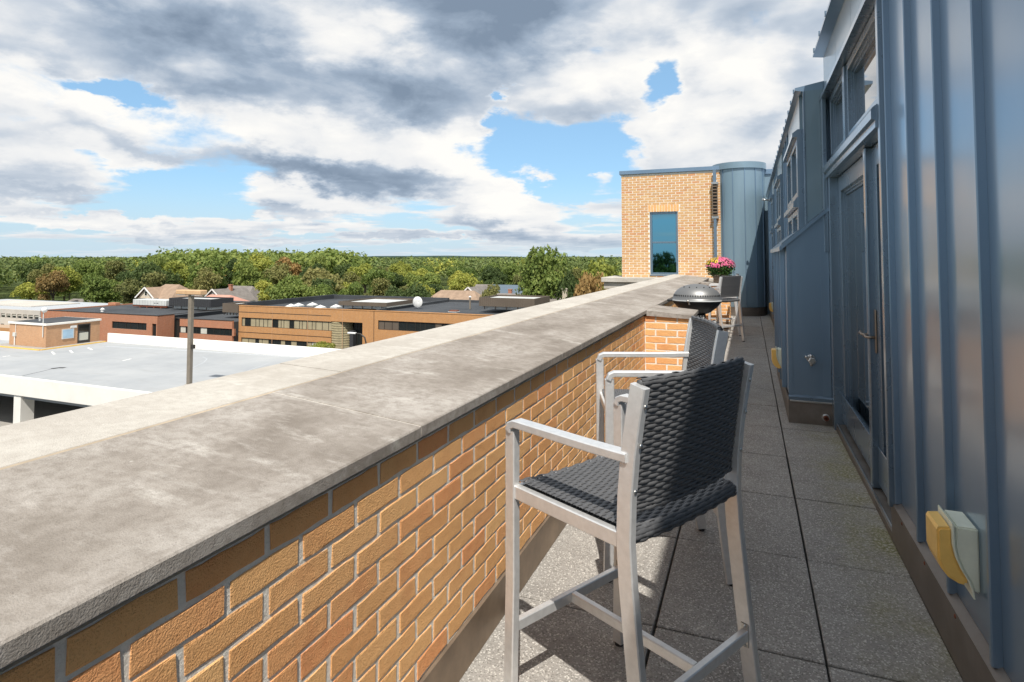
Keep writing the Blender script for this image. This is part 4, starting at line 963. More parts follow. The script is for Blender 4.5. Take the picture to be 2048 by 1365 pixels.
# recessed corner return
w_.box(rcl - .4, rcl, OY + .4, OY + 5, wz[0][1], OZ - .5).box(rcl - .4, rcl, OY + .4, OY + 5, wz[1][1], wz[0][0]).box(rcl - .4, rcl, OY + .4, OY + 5, GZ, wz[1][0])
part(of, w_, 'wall', 'orange_brick')
part(of, B(oxj - .059, oxj + .059, OY + .05, OY + .3, GZ, OZ - .05), 'movement_joint', 'bronze_frame')
part(of, B(ox0 + .4, ox1, OY + .8, OB, GZ, OZ - 1.0), 'interior_core', 'bronze_frame') if False else None
part(of, B(ox0 + .4, ox1, OY + 4.6, OB, GZ, OZ - .95), 'interior_core', 'bronze_frame')
part(of, B(ox0 + .4, oxj, OY + .4, OB, OZ - .9, OZ - .35), 'roof', 'roof_membrane'); part(of, B(oxj, ox1, OY + .4, OB, OZ - .9, OZ - .25), 'roof', 'roof_membrane')
for z in (at(478, 624, OY).z, at(478, 664, OY).z): part(of, B(ox0, rcl, OY - .02, OY - .003, z - .05, z + .05), 'reveal_line', 'bronze_frame')
part(of, B(oxj + .3, oxj + .4, OY - .02, OY - .003, OZ - 6, OZ - 1.2), 'reveal_line', 'bronze_frame') if False else None
for x in (ox0 + 8, ox0 + 16, ox0 + 23.5): part(of, B(x, x + .08, OY - .02, OY - .003, GZ, OZ - .1), 'control_joint', 'stair_brick')
part(of, B(ox0 - .06, ox1, OY - .06, OY + .45, OZ + .001, OZ + .10), 'coping', 'orange_brick')
# dark raised roof edges
part(of, B(ox0 + .1, ox0 + .8, OY + 1.2, OB + .2, OZ - .34, OZ + .55), 'roof_upstand', 'roof_membrane'); part(of, B(ox0 + .8, oxj, OB - .6, OB + .2, OZ - .34, OZ + .5), 'roof_upstand', 'roof_membrane')
part(of, B(oxj - .3, oxj + .3, OY + 1, OB, OZ - .24, OZ + .22), 'roof_upstand', 'roof_membrane'); part(of, B(oxj + .3, ox1, OB - .5, OB, OZ - .24, OZ + .2), 'roof_upstand', 'roof_membrane')
def ribbon(x0, x1, a, b, y, n, mats, seed, root=of):
    rr = random.Random(seed); x = x0
    ws = [rr.uniform(.6, 1.4) for _ in range(n)]; s = (x1 - x0) / sum(ws)
    for w in ws:
        w *= s; f_ = part(root, MB().box(x, x + .07, y + .12, y + .24, a, b).box(x + .07, x + w, y + .12, y + .24, b - .08, b).box(x + .07, x + w, y + .12, y + .24, a, a + .08), 'window', 'bronze_frame')
        part(root, B(x + .07, x + w, y + .19, y + .21, a + .08, b - .08), 'pane', rr.choice(mats), f_)
        x += w
ribbon(wl, rcl - .02, *wz[0], OY, 20, ['blind_tan', 'blind_tan', 'blind_tan', 'blind_tan', 'dark_glass'], 1)
ribbon(wl, rcl - .02, *wz[1], OY, 16, ['dark_glass', 'blind_pale', 'blind_tan', 'dark_glass', 'blind_tan'], 2)
ribbon(x3, ox1, *wz3[0], OY, 30, ['dark_glass', 'dark_glass', 'dark_glass', 'screen_brown'], 3); ribbon(x3, ox1, *wz3[1], OY, 30, ['dark_glass', 'screen_brown'], 4)
# entrance recess with lattice stair drum
xd = at(684, 660, OY + 1.9).x
dm = part(of, MB().lathe([(1.95, GZ), (1.95, rz_ - .05)], 40, c=(xd, OY + 2.2, 0)), 'stair_drum', 'bronze_frame', smooth=True)
for k in range(32):
    a = math.pi * (1 + (k + .5) / 32) - .0; part(of, MB().tube([(xd + 2.12 * math.cos(a), OY + 2.2 + 2.12 * math.sin(a), GZ), (xd + 2.12 * math.cos(a), OY + 2.2 + 2.12 * math.sin(a), rz_ - .06)], .13, .06, (math.cos(a), math.sin(a), 0)), 'lattice_bar', 'lattice_tan', dm)
for k in range(22):
    z = rz_ - .25 - .42 * k; part(of, MB().tube([(xd + 2.17 * math.cos(math.pi * (1 + q / 24)), OY + 2.2 + 2.17 * math.sin(math.pi * (1 + q / 24)), z) for q in range(25)], .06, .15, (0, 0, 1)), 'lattice_ring', 'lattice_tan', dm)
part(of, B(at(697, 660, OY).x, at(704, 660, OY).x, OY + .3, OY + 1.2, GZ, at(697, 662, OY).z), 'entrance_pylon', 'screen_dark')
ribbon(at(706, 650, OY + 1).x, rcr - .05, at(706, 690, OY + 1).z, rz_ - .1, OY + 1.2, 4, ['dark_glass'], 5)
# roof equipment
def screen(name, label, x0p, x1p, ytp, ybp, Y, depth, mat, ribsn=0, gap=.5, inner='unit_grey'):
    a, b = at(x0p, ytp, Y), at(x1p, ybp, Y); t = thing(name, label, 'roof screen', ((a.x + b.x) / 2, Y + depth / 2, b.z - gap))
    z0, z1 = b.z, (a.z + at(x1p, ytp + 1, Y).z) / 2
    part(t, MB().box(a.x, b.x, Y, Y + .15, z0, z1).box(a.x, b.x, Y + depth - .15, Y + depth, z0, z1).box(a.x, a.x + .15, Y + .15, Y + depth - .15, z0, z1).box(b.x - .15, b.x, Y + .15, Y + depth - .15, z0, z1), 'screen_wall', mat)
    part(t, B(a.x + .4, b.x - .4, Y + .6, Y + depth - .6, z0 - gap, z1 - .25), 'roof_unit', inner)
    for k in range(ribsn):
        x = a.x + (b.x - a.x) * (k + .5) / ribsn; part(t, B(x - .05, x + .05, Y - .05, Y - .001, z0, z1), 'rib', mat)
    n_ = 5
    for k in range(n_):
        x = a.x + (b.x - a.x) * (k + .5) / n_; part(t, B(x - .08, x + .08, Y + .02, Y + .14, z0 - gap, z0), 'post', 'bronze_frame')
    return t
screen('roof_screen', 'long low dark roof screen on the left part of the orange office', 677, 773, 604, 614, OY + 3, 11, 'screen_brown', 0, .5)
screen('roof_screen', 'ribbed brown roof screen on the right part of the orange office', 958, 1069, 596, 616, OY + 6, 8, 'screen_brown', 26, .5)
for i, (x, y) in enumerate(((582, 613), (597, 612), (625, 611), (641, 608.5), (672, 607))):
    p_ = at(x, y, OY + 4 + (i % 3) * 2.2); s = thing('skylight', ['white skylight dome nearest the left end of the orange office roof', 'second white skylight dome on the orange office roof', 'third white skylight dome, middle of the orange office row', 'fourth white skylight dome set back on the orange office roof', 'white skylight dome beside the long dark roof screen'][i], 'skylight', (p_.x, p_.y, OZ - .35))
    part(s, B(p_.x - .75, p_.x + .75, p_.y - .75, p_.y + .75, OZ - .349, OZ - .1), 'kerb', 'unit_grey')
    part(s, MB().add([(p_.x + a, p_.y + b, OZ - .099) for a, b in ((-.7, -.7), (.7, -.7), (.7, .7), (-.7, .7))] + [(p_.x, p_.y, OZ + .33)], [(0, 1, 4), (1, 2, 4), (2, 3, 4), (3, 0, 4), (3, 2, 1, 0)]), 'dome', 'white_metal')
p_ = at(837, 612, OY + 9); dsh = thing('satellite_dish', 'white satellite dish on the orange office roof', 'satellite dish', (p_.x, p_.y, OZ - .25))
d_ = MB().lathe([(.02, 0), (.4, .05), (.8, .2), (1.0, .32), (.98, .36), (.02, .06)], 24); d_.v = [(p_.x + x, p_.y - z, OZ + 1.0 + y) for x, y, z in d_.v]
part(dsh, d_, 'dish', 'white_metal', smooth=True); part(dsh, MB().tube([(p_.x, p_.y, OZ - .25), (p_.x, p_.y + .1, OZ + 1.0)], .06, round_=True), 'mast', 'unit_grey')
p_ = at(940, 612, OY + 12); vt = thing('vent_pipe', 'thin brown vent pipe on the orange office roof', 'pipe', (p_.x, p_.y, OZ - .25)); part(vt, MB().tube([(p_.x, p_.y, OZ - .25), (p_.x, p_.y, OZ + 1.9)], .18, round_=True), 'pipe', 'pole_brown'); part(vt, MB().lathe([(.3, 0), (.02, .25)], 10, c=(p_.x, p_.y, OZ + 1.9)), 'cap', 'white_metal')
p_ = at(1041, 622, OY + 2.5); vt = thing('roof_fan', 'small white roof fan by the ribbed brown screen', 'roof vent', (p_.x, p_.y, OZ - .25)); part(vt, MB().lathe([(.45, 0), (.45, .5), (.65, .5), (.6, .8), (.1, .95)], 14, c=(p_.x, p_.y, OZ - .25)), 'hood', 'white_metal'); part(vt, B(p_.x - .55, p_.x + .55, p_.y - .55, p_.y + .55, OZ - .249, OZ - .1), 'kerb', 'unit_grey')
p_ = at(908, 618, OY + 6); vt = thing('roof_hatch', 'low rusty hatch on the orange office roof', 'hatch', (p_.x, p_.y, OZ - .25)); part(vt, B(p_.x - .7, p_.x + .7, p_.y - .6, p_.y + .6, OZ - .25, OZ + .05, c=.05), 'lid', 'rust'); part(vt, B(p_.x - .8, p_.x + .8, p_.y - .7, p_.y + .7, OZ - .249, OZ - .15), 'kerb', 'unit_grey')

# ------------------------------------------------------------------ red brick building
RY = 80.
rb = thing('red_office', 'low salmon red brick building behind the parking deck', 'building', (-120, 90, GZ))
ra, rbx, rcx = at(82, 622, RY).x, at(295, 629, RY).x, at(315, 629, RY).x; rz1 = at(200, 626.5, RY).z
swa, swb = at(224, 645, RY).x, at(293, 650, RY).x; s0, s1 = at(260, 659, RY).z, at(260, 645, RY).z
dx0, dx1 = at(304, 650, RY).x, at(312.5, 650, RY).x; dz1 = at(308, 648, RY).z
w_ = MB(); w_.box(ra, swa, RY, RY + .4, GZ, rz1).box(swa, swb, RY, RY + .4, s1, rz1).box(swa, swb, RY, RY + .4, GZ, s0).box(swb, dx0, RY, RY + .4, GZ, rz1).box(dx0, dx1, RY, RY + .4, dz1, rz1).box(dx0, dx1, RY, RY + .4, GZ, dz1 - 3.2).box(dx1, rcx, RY, RY + .4, GZ, rz1).box(rcx - .4, rcx, RY + .4, RY + 3.6, GZ, rz1).box(ra, ra + .4, RY + .4, 118, GZ, rz1)
part(rb, w_, 'wall', 'red_brick'); part(rb, B(ra + .4, rcx - .4, RY + .4, 118, GZ, rz1 - .25), 'roof', 'roof_membrane')
part(rb, MB().box(ra - .05, rcx + .05, RY - .06, RY + .45, rz1 + .001, rz1 + .1).box(rcx - .45, rcx + .05, RY + .45, 118, rz1 + .001, rz1 + .1), 'coping', 'bronze_frame')
part(rb, B(ra + .3, at(380, 622, 118).x, 117.5, 118.2, GZ, rz1 + .35), 'roof_upstand', 'roof_membrane')
ribbon(swa, swb, s0, s1, RY, 6, ['dark_glass', 'dark_glass', 'blind_pale', 'dark_glass'], 8, rb); ribbon(dx0, dx1, dz1 - 3.2, dz1, RY + .1, 1, ['dark_glass'], 9, rb)
# lower salmon wing to the right
QY = RY + 3.6; qa, qb = rcx, ox0 - .1; qz = at(358, 637, QY).z
q0z, q1z = at(420, 667, QY).z, at(420, 656, QY).z; qw0, qw1 = at(359.5, 650, QY).x, at(468, 650, QY).x; q0z, q1z = at(415, 669.5, QY).z, at(415, 655.5, QY).z
w_ = MB().box(qw0, qb, QY, QY + .4, q1z, qz).box(qw0, qb, QY, QY + .4, GZ, q0z).box(qw1, qb, QY, QY + .4, q0z, q1z)
part(rb, w_, 'wing_wall', 'red_brick'); part(rb, B(qa, qb, QY + .4, 118, GZ, qz - .2), 'wing_roof', 'roof_membrane')
ribbon(qw0, qw1, q0z, q1z, QY, 10, ['dark_glass', 'blind_pale', 'dark_glass', 'dark_glass'], 10, rb); ribbon(qa + .05, qw0 - .05, GZ, qz - .4, QY + .1, 1, ['dark_glass'], 11, rb)
part(rb, B(qa + .1, qb, QY - .06, QY + .45, qz + .001, qz + .09), 'wing_coping', 'bronze_frame')
HY = RY + 14
a, b = at(266, 599, HY), at(332, 612.5, HY)
hv = thing('rooftop_unit', 'long pale grey air handling unit on the red brick roof', 'air conditioner', ((a.x + b.x) / 2, HY + 1.5, rz1 - .25))
part(hv, B(a.x, b.x, HY, HY + 3.4, b.z, a.z, c=.04), 'casing', 'unit_grey'); part(hv, MB().box(a.x - .2, b.x, HY + .1, HY + .4, b.z - .35, b.z - .001).box(a.x - .2, b.x, HY + 3, HY + 3.3, b.z - .35, b.z - .001), 'base_frame', 'rust')
for k in range(12):
    x = a.x + (b.x - a.x) * (k + .5) / 12; part(hv, B(x - .03, x + .03, HY - .04, HY - .001, b.z + .1, a.z - .1), 'panel_seam', 'membrane_grey')
for xx in (.64, .72): part(hv, B(a.x + (b.x - a.x) * xx, a.x + (b.x - a.x) * (xx + .05), HY - .05, HY - .003, b.z + .5, a.z - .6), 'louvre', 'screen_dark')
for k in range(4): part(hv, B(a.x + 2 + k * 2.2, a.x + 2.3 + k * 2.2, HY + .1, HY + .4, rz1 - .25, b.z - .351), 'stand', 'rust')
screen('roof_screen', 'dark blue-grey roof screen beside the pale air handling unit', 338, 421, 597, 615, HY - 1, 6, 'screen_dark', 22, .6)
screen('roof_screen', 'short charcoal roof screen at the left end of the orange office', 445, 476, 607, 626, QY + 5, 5, 'screen_brown', 0, .5)
for i, (x, y, Y) in enumerate(((205, 619, 84), (228, 613.5, 96))):
    p_ = at(x, y, Y); t = thing('roof_vent', ['small white roof vent on the red brick roof', 'low reddish roof curb behind the white vent on the red brick roof'][i], 'roof vent', (p_.x, p_.y, rz1 - .25))
    part(t, MB().lathe([(.3, 0), (.3, .5), (.45, .5), (.1, .8)], 12, c=(p_.x, p_.y, rz1 - .25)) if i == 0 else B(p_.x - 1.3, p_.x + 1.3, p_.y - .6, p_.y + .6, rz1 - .25, rz1 + .4, c=.05), 'hood', 'white_metal' if i == 0 else 'red_brick')

# ------------------------------------------------------------------ grey block at the far left
wY = 88.
a, b = at(-60, 612, wY), at(80, 621, wY); wb_ = thing('grey_office', 'pale grey flat roofed office with ribbon windows at the left edge', 'building', (a.x, wY + 10, GZ))
z_ = [at(40, yy, wY).z for yy in (620, 629, 637, 650, 658)]
w_ = MB().box(a.x - 30, b.x, wY, wY + .5, z_[1], z_[0]).box(a.x - 30, b.x, wY, wY + .5, GZ, z_[2])
part(wb_, w_, 'wall', 'concrete_panel'); part(wb_, B(a.x - 30, b.x, wY + .5, wY + 24, GZ, z_[0] - .3), 'roof', 'membrane_grey'); part(wb_, B(b.x - .5, b.x, wY + .5, wY + 24, GZ, z_[0]), 'end_wall', 'concrete_panel')
n_ = 9
for k in range(n_ + 1):
    x = at(-20, 640, wY).x + (b.x - at(-20, 640, wY).x) * k / n_; part(wb_, B(x - .35, x + .05, wY - .05, wY + .3, z_[2], z_[1]), 'pier', 'concrete_panel')
    if k < n_:
        x2 = at(-20, 640, wY).x + (b.x - at(-20, 640, wY).x) * (k + 1) / n_; f_ = part(wb_, B(x + .051, x2 - .351, wY + .2, wY + .24, z_[2], z_[1]), 'window', 'dark_glass'); part(wb_, B(x + .06, x2 - .36, wY + .17, wY + .195, z_[2] + .5, z_[1]), 'blind', 'blind_pale', f_)
part(wb_, B(at(-40, 660, wY - 4).x, at(24, 660, wY - 4).x, wY - 4, wY - .1, GZ, at(10, 656, wY - 4).z), 'brick_annex', 'orange_brick')
part(wb_, B(at(2, 650, wY).x, at(8, 650, wY).x, wY - .04, wY - .003, z_[4] + .1, z_[3]), 'window', 'dark_glass')
part(wb_, B(a.x - 20, at(62, 612, wY + 8).x, wY + 8, wY + 20, z_[0] - .29, at(30, 611.5, wY + 8).z), 'penthouse', 'concrete_panel')

# ------------------------------------------------------------------ houses among the trees
def house(label, xp, ypr, Y, w, d, hroof, wallm, roofm, axis='x', chim=None, hip=0., rz=0.):
    c = at(xp, ypr, Y); zr = c.z; ze = zr - hroof
    t = thing('house', label, 'house', (c.x, c.y, GZ), rz)
    z0, z1, z2 = 0, ze - GZ, zr - GZ
    w_ = MB().box(-w / 2, w / 2, -d / 2, d / 2, z0, z1); w_.build('wall', wallm, t)
    o = .5
    if axis == 'x':   # ridge along x, slopes face the camera
        hx = w / 2 * hip
        v = [(-w / 2 - o, -d / 2 - o, z1), (w / 2 + o, -d / 2 - o, z1), (w / 2 + o, d / 2 + o, z1), (-w / 2 - o, d / 2 + o, z1), (-w / 2 - o + hx + (o if hip else 0), 0, z2), (w / 2 + o - hx - (o if hip else 0), 0, z2)]
        f = [(0, 1, 5, 4), (2, 3, 4, 5), (1, 2, 5), (3, 0, 4), (3, 2, 1, 0)]
    else:             # gable faces the camera
        v = [(-w / 2 - o, -d / 2 - o, z1), (w / 2 + o, -d / 2 - o, z1), (w / 2 + o, d / 2 + o, z1), (-w / 2 - o, d / 2 + o, z1), (0, -d / 2 - o, z2), (0, d / 2 + o, z2)]
        f = [(0, 4, 5, 3), (1, 2, 5, 4), (2, 3, 5), (3, 2, 1, 0)]
        MB().prism([(-w / 2, z1), (w / 2, z1), (0, z2 - .15)], 'y', -d / 2, -d / 2 + .2).build('gable', wallm, t)
        for s in (-1, 1): MB().tube([(s * (w / 2 + o), -d / 2 - o - .04, z1), (0, -d / 2 - o - .04, z2)], .12, .35, (0, 0, 1)).build('barge_board', 'trim_white', t)
    rf = MB().add(v, f).build('roof', roofm, t)
    if chim:
        for (cx, cy, ch, m_) in chim: MB().box(cx - .5, cx + .5, cy - .4, cy + .4, z1, z2 + ch).box(cx - .6, cx + .6, cy - .5, cy + .5, z2 + ch, z2 + ch + .2).build('chimney', m_, rf)
    for k in range(3):
        x = -w / 3 + k * w / 3; f_ = B(x - .6, x + .6, -d / 2 - .06, -d / 2 - .002, z1 - 2.0, z1 - .6).build('window', 'trim_white', t); B(x - .5, x + .5, -d / 2 - .08, -d / 2 - .061, z1 - 1.9, z1 - .7).build('pane', 'dark_glass', f_)
    if axis == 'y': f_ = B(-.5, .5, -d / 2 - .06, -d / 2 - .002, z1 + .6, z1 + 1.9).build('window', 'trim_white', t); B(-.4, .4, -d / 2 - .08, -d / 2 - .061, z1 + .7, z1 + 1.8).build('pane', 'dark_glass', f_)
    return t
house('tan hip roofed house among trees left of the lamp post', 345, 569, 118, 12, 11, 4.2, 'siding_cream', 'shingle_tan', 'x', None, .55)
house('small cream gabled house beside the tan hip roofed house', 320, 574, 116, 6, 8, 2.8, 'siding_cream', 'shingle_tan', 'y')
house('low house with salmon pink roof right of the lamp post', 442, 590, 128, 13, 10, 2.4, 'siding_grey', 'shingle_pink', 'x', None, .4)
house('brown gabled house with brick chimney right of the lamp post', 459, 577, 140, 9, 12, 4.0, 'siding_grey', 'shingle_grey', 'y', [(.5, 0, 1.0, 'chimney_brick')])
house('wide grey roofed house behind the brown gabled house', 483, 572, 150, 15, 11, 5.2, 'siding_grey', 'shingle_grey', 'x', None, .35)
house('tan roofed house with wide eaves behind the orange office', 915, 581, 150, 19, 12, 4.6, 'siding_cream', 'shingle_tan', 'x', None, .45)
house('grey gabled house with pale trim right of the wide tan house', 955, 573, 162, 7, 12, 3.6, 'siding_cream', 'shingle_grey', 'y')
house('long grey roofed house behind the pale trimmed gable', 965, 569, 175, 18, 12, 4.4, 'siding_cream', 'shingle_grey', 'x')
house('blue-grey roofed house with tall red brick chimney by the tall tree', 1018, 570, 168, 11, 12, 3.2, 'siding_grey', 'solar_blue', 'x', [(2.2, -4.5, -1.2, 'chimney_brick')])
house('grey roofed house with pale chimneys right of the tall tree', 1160, 589, 120, 16, 11, 3.4, 'siding_grey', 'shingle_grey', 'x', [(-2.6, -2, 1.1, 'siding_cream'), (3.2, -2, 1.0, 'siding_cream')])
house('white walled house glimpsed between crowns left of the pale air handling unit', 160, 598, 135, 10, 9, 2.6, 'trim_white', 'shingle_grey', 'x', None, .3)
house('dark roofed house low behind the ribbed brown roof screen', 1050, 588, 132, 13, 10, 3.0, 'siding_grey', 'shingle_grey', 'x')

# ------------------------------------------------------------------ trees
def crown_mesh(name, seed, n, rx, rz, size, lobes=13, mat='leaf_green', shape='round'):
    g = np.random.default_rng(seed); C = []
    for k in range(lobes):
        d = g.normal(size=3); d /= np.linalg.norm(d); r = g.uniform(.35, .78)
        c = d * r * np.array([rx, rx, rz]); 
        if shape == 'tall': c[2] *= 1.0; c[:2] *= (1.05 - .35 * (c[2] / rz + 1) / 2)
        C.append((c, g.uniform(.30, .46) * rx))
    C.append((np.array([0, 0, 0.]), .5 * rx)); per = np.array([r * r for _, r in C]); per = per / per.sum()
    which = g.choice(len(C), n, p=per); d = g.normal(size=(n, 3)); d /= np.linalg.norm(d, axis=1)[:, None]
    d[:, 2] = np.where(d[:, 2] < -.35, -d[:, 2] * .6, d[:, 2]); d /= np.linalg.norm(d, axis=1)[:, None]
    cc = np.array([c for c, _ in C])[which]; rr = np.array([r for _, r in C])[which]
    clump = 1 + .16 * np.sin(d @ np.array([7., 3., 5.]) + which) + .1 * np.sin(d @ np.array([-4., 11., 6.]))
    p = cc + d * (rr * clump * g.uniform(.72, 1.06, n) ** .6)[:, None] * np.array([1, 1, .85])
    nr = d * .55 + g.normal(size=(n, 3)) * .45; nr /= np.linalg.norm(nr, axis=1)[:, None]
    t = g.normal(size=(n, 3)); a = np.cross(nr, t); a /= np.linalg.norm(a, axis=1)[:, None]; b = np.cross(nr, a)
    s = (size * g.uniform(.55, 1.25, n))[:, None]
    V_ = np.stack([p - a * s, p + b * s * .62 + nr * s * .12, p + a * s, p - b * s * .62 + nr * s * .12], 1).reshape(-1, 3)
    me = bpy.data.meshes.new(name); me.vertices.add(4 * n); me.loops.add(4 * n); me.polygons.add(n)
    me.vertices.foreach_set('co', V_.ravel()); me.loops.foreach_set('vertex_index', np.arange(4 * n)); me.polygons.foreach_set('loop_start', np.arange(0, 4 * n, 4)); me.update(); me.validate()
    me.materials.append(MATS[mat]); me['ztop'] = float(np.percentile(V_[:, 2], 99.7)); return me, C
def trunk_mesh(seed, h, r, rx, rz, C):
    mb = MB(); mb.tube([(0, 0, -h), (r * .3, 0, -h * .55), (0, r * .3, -h * .2), (0, 0, rz * .35)], [r, r * .8, r * .62, r * .2], n=8, round_=True)
    for c, _ in C[:8]:
        mb.tube([(0, 0, -h * .35), (c[0] * .45, c[1] * .45, c[2] * .4 - h * .05), tuple(c)], [r * .4, r * .25, r * .06], n=6, round_=True)
    return mb.mesh('trunk', 'bark', True)
# unit trees: crown centre at 0, total height about 1.0 * H with trunk below
KINDS = {'leaf_green': 'mid green round tree', 'leaf_yellow': 'yellow-green sunlit tree', 'leaf_dark': 'dark green dense tree', 'leaf_olive': 'olive green loose tree', 'leaf_rust': 'rust brown tree'}
VAR = {}
for km in KINDS:
    for v_ in range(3):
        me, C = crown_mesh('crown', hash_ := (sum(map(ord, km)) * 7 + v_ * 31), 5200, 5.2, 4.6, .33, 15, km); VAR[km, v_] = (me, trunk_mesh(hash_, 9, .38, 5.2, 4.6, C))
def area(az_px):
    if az_px < 110: return 'behind the grey office'
    if az_px < 320: return 'behind the salmon red brick building'
    if az_px < 560: return 'behind the lamp post'
    if az_px < 860: return 'behind the orange office skylights'
    if az_px < 1040: return 'behind the ribbed brown roof screen'
    return 'just left of the brick tower'
def px_of(x, y):
    c, s = math.cos(YAW), math.sin(YAW); return CX + FPX * (x * c + y * s) / (-x * s + y * c)
def tree(km, x, y, h, wid, v_=None, label=None, name='tree', mesh=None):
    v_ = random.randrange(3) if v_ is None else v_; cm, tm = mesh or VAR[km, v_]
    pxx = px_of(x, y); ar = area(pxx); rowd = 'near' if math.hypot(x, y) < 185 else ('middle' if math.hypot(x, y) < 250 else 'far')
    t = thing(name, label or f'{KINDS[km]}, {rowd} row {ar}', 'tree', (x, y, GZ), random.uniform(0, 6.28), None if label else f'{KINDS[km]}s in the {rowd} row {ar}')
    sz_ = h / 11.0; sw = wid / 11.5
    zc = h - cm['ztop'] * sz_
    o = link('crown', cm, t, (0, 0, zc)); o.scale = (sw, sw, sz_); o['kind'] = 'stuff' if False else ''
    del o['kind']
    k = link('trunk', tm, t, (0, 0, zc)); k.scale = (sw, sw, max(.3, zc / 9.0))
    return t
rt2 = random.Random(21)
obst = [(at(x, y, Y).x, Y, r) for x, y, Y, r in ((345, 569, 118, 9), (320, 574, 116, 6), (442, 590, 128, 9), (459, 577, 140, 8), (483, 572, 150, 10), (915, 581, 150, 12), (955, 573, 162, 8), (965, 569, 175, 10), (1012, 567, 168, 10), (1160, 589, 120, 10), (160, 598, 135, 7), (1050, 588, 132, 8))]
def clear(x, y):
    for ox, oy, r in obst:
        if math.hypot(x - ox, y - oy) < r: return False
        # keep the sight line open in front of a house
        d1, d0 = math.hypot(x, y), math.hypot(ox, oy)
        if d1 < d0 and abs(math.atan2(x, y) - math.atan2(ox, oy)) < (r * .62) / d0 and d1 > d0 - 45: return False
    if y < 116 and x > -215: return False
    if y < 114: return False
    return True
weights = ['leaf_green'] * 8 + ['leaf_olive'] * 5 + ['leaf_yellow'] * 4 + ['leaf_dark'] * 3 + ['leaf_rust'] * 1
ntree = 0
for r0, step, h0, h1 in ((150, 10.5, 8.5, 14), (170, 11, 10, 15.5), (192, 11.5, 11, 16.5), (216, 12, 12, 17.5), (245, 13, 13, 18.5), (280, 14, 14.5, 19.5), (320, 15, 15, 20.3)):
    a = R(-66)
    while a < R(-3):
        r = r0 + rt2.uniform(-9, 9); aa = a + rt2.uniform(-.3, .3) * step / r0; x, y = r * math.sin(aa), r * math.cos(aa); a += step / r0 * rt2.uniform(.75, 1.25)
        if not clear(x, y): continue
        h = rt2.uniform(h0, h1); pxx = px_of(x, y); h *= .88 if pxx < 290 else (1.06 if pxx < 640 else .88)
        km = rt2.choice(weights); tree(km, x, y, h, h * rt2.uniform(.72, 1.0), rt2.randrange(3)); ntree += 1
# where several share a description, say which one it is from the left
from collections import defaultdict
dd = defaultdict(list)
for o in COL.objects:
    if o.get('category') == 'tree' and o.get('group'): dd[o['label']].append(o)
ORD = ['first', 'second', 'third', 'fourth', 'fifth', 'sixth', 'seventh', 'eighth', 'ninth', 'tenth', 'eleventh', 'twelfth']
for lab, os_ in dd.items():
    if len(os_) > 1:
        os_.sort(key=lambda o: px_of(o.location.x, o.location.y))
        for i, o in enumerate(os_): o['label'] = f'{lab}, {ORD[i] if i < 12 else "later"} from left'
# trees closer in that stand out singly
def special(xp, ytop, Y, wid, km, label, v_=0, name='tree', mesh=None):
    p_ = at(xp, ytop, Y); tree(km, p_.x, p_.y, p_.z - GZ, wid, v_, label, name, mesh)
me, C = crown_mesh('crown', 501, 9000, 5.2, 5.6, .27, 21, 'leaf_green', 'tall'); TALL = (me, trunk_mesh(501, 9, .42, 5.2, 5.6, C))
special(1085, 496, 122, 15.5, 'leaf_olive', 'tall light green tree rising above the skyline left of the tower', mesh=TALL)
special(1178, 548, 96, 7.0, 'leaf_rust', 'rust brown small tree close to the brick tower')
special(1222, 524, 112, 13.0, 'leaf_yellow', 'bright yellow-green tree touching the brick tower edge', 1)
special(1128, 545, 120, 7.5, 'leaf_dark', 'dark green tree between the tall tree and the rust brown one', 1)
special(843, 567, 122, 9.5, 'leaf_dark', 'very dark round tree behind the low roof screen', 1)
special(795, 573, 120, 8.0, 'leaf_dark', 'dark olive shrub-like tree left of the very dark round tree', 2)
special(706, 566, 140, 9, 'leaf_green', 'green tree over the skylights of the orange office', 2)
special(842, 566, 152, 8, 'leaf_yellow', 'lime green tree peeping behind the very dark round tree', 0)
special(918, 548, 165, 11, 'leaf_yellow', 'yellow tinged tree behind the wide tan roofed house', 2)
special(983, 570, 140, 6.5, 'leaf_olive', 'small olive tree in front of the long grey roofed house', 0)
special(60, 566, 128, 12, 'leaf_yellow', 'large yellow-green tree at the left edge above the grey office', 0)
special(130, 552, 150, 15, 'leaf_green', 'broad green tree above the salmon brick roof', 1)
special(215, 560, 140, 13, 'leaf_green', 'broad green tree left of the tan hip roofed house', 2)
special(585, 552, 140, 13, 'leaf_green', 'broad green tree above the left end of the orange office', 0)
special(655, 558, 135, 10, 'leaf_dark', 'dark green tree above the orange office skylights', 0)
special(540, 562, 145, 11, 'leaf_yellow', 'yellow-green tree right of the wide grey roofed house', 1)
p_ = at(640, 680, 80); sh = thing('street_tree', 'small bright green tree top before the orange office entrance', 'tree', (p_.x, p_.y, GZ))
o = link('crown', VAR['leaf_yellow', 0][0], sh, (0, 0, p_.z - GZ - 1.6)); o.scale = (.42, .42, .36); k = link('trunk', VAR['leaf_yellow', 0][1], sh, (0, 0, p_.z - GZ - 1.6)); k.scale = (.42, .42, .55)

# trees on the far side of the building, mirrored in the tower window
for i, (xp, yt, wd, km) in enumerate(((1328, 507, 9.5, 'leaf_dark'), (1312, 531, 9, 'leaf_green'), (1346, 530, 10, 'leaf_dark'), (1296, 533, 9, 'leaf_olive'), (1362, 533, 9, 'leaf_green'))):
    p_ = at(xp, yt, 150); tree(km, p_.x, 34.4 - 150, p_.z - GZ, wd, i % 3, ['tall dark tree mirrored in the brick tower window', 'lower green tree mirrored left of the tall one in the tower window', 'lower dark tree mirrored right of the tall one in the tower window', 'olive tree mirrored at the left side of the tower window', 'green tree mirrored at the right side of the tower window'][i])
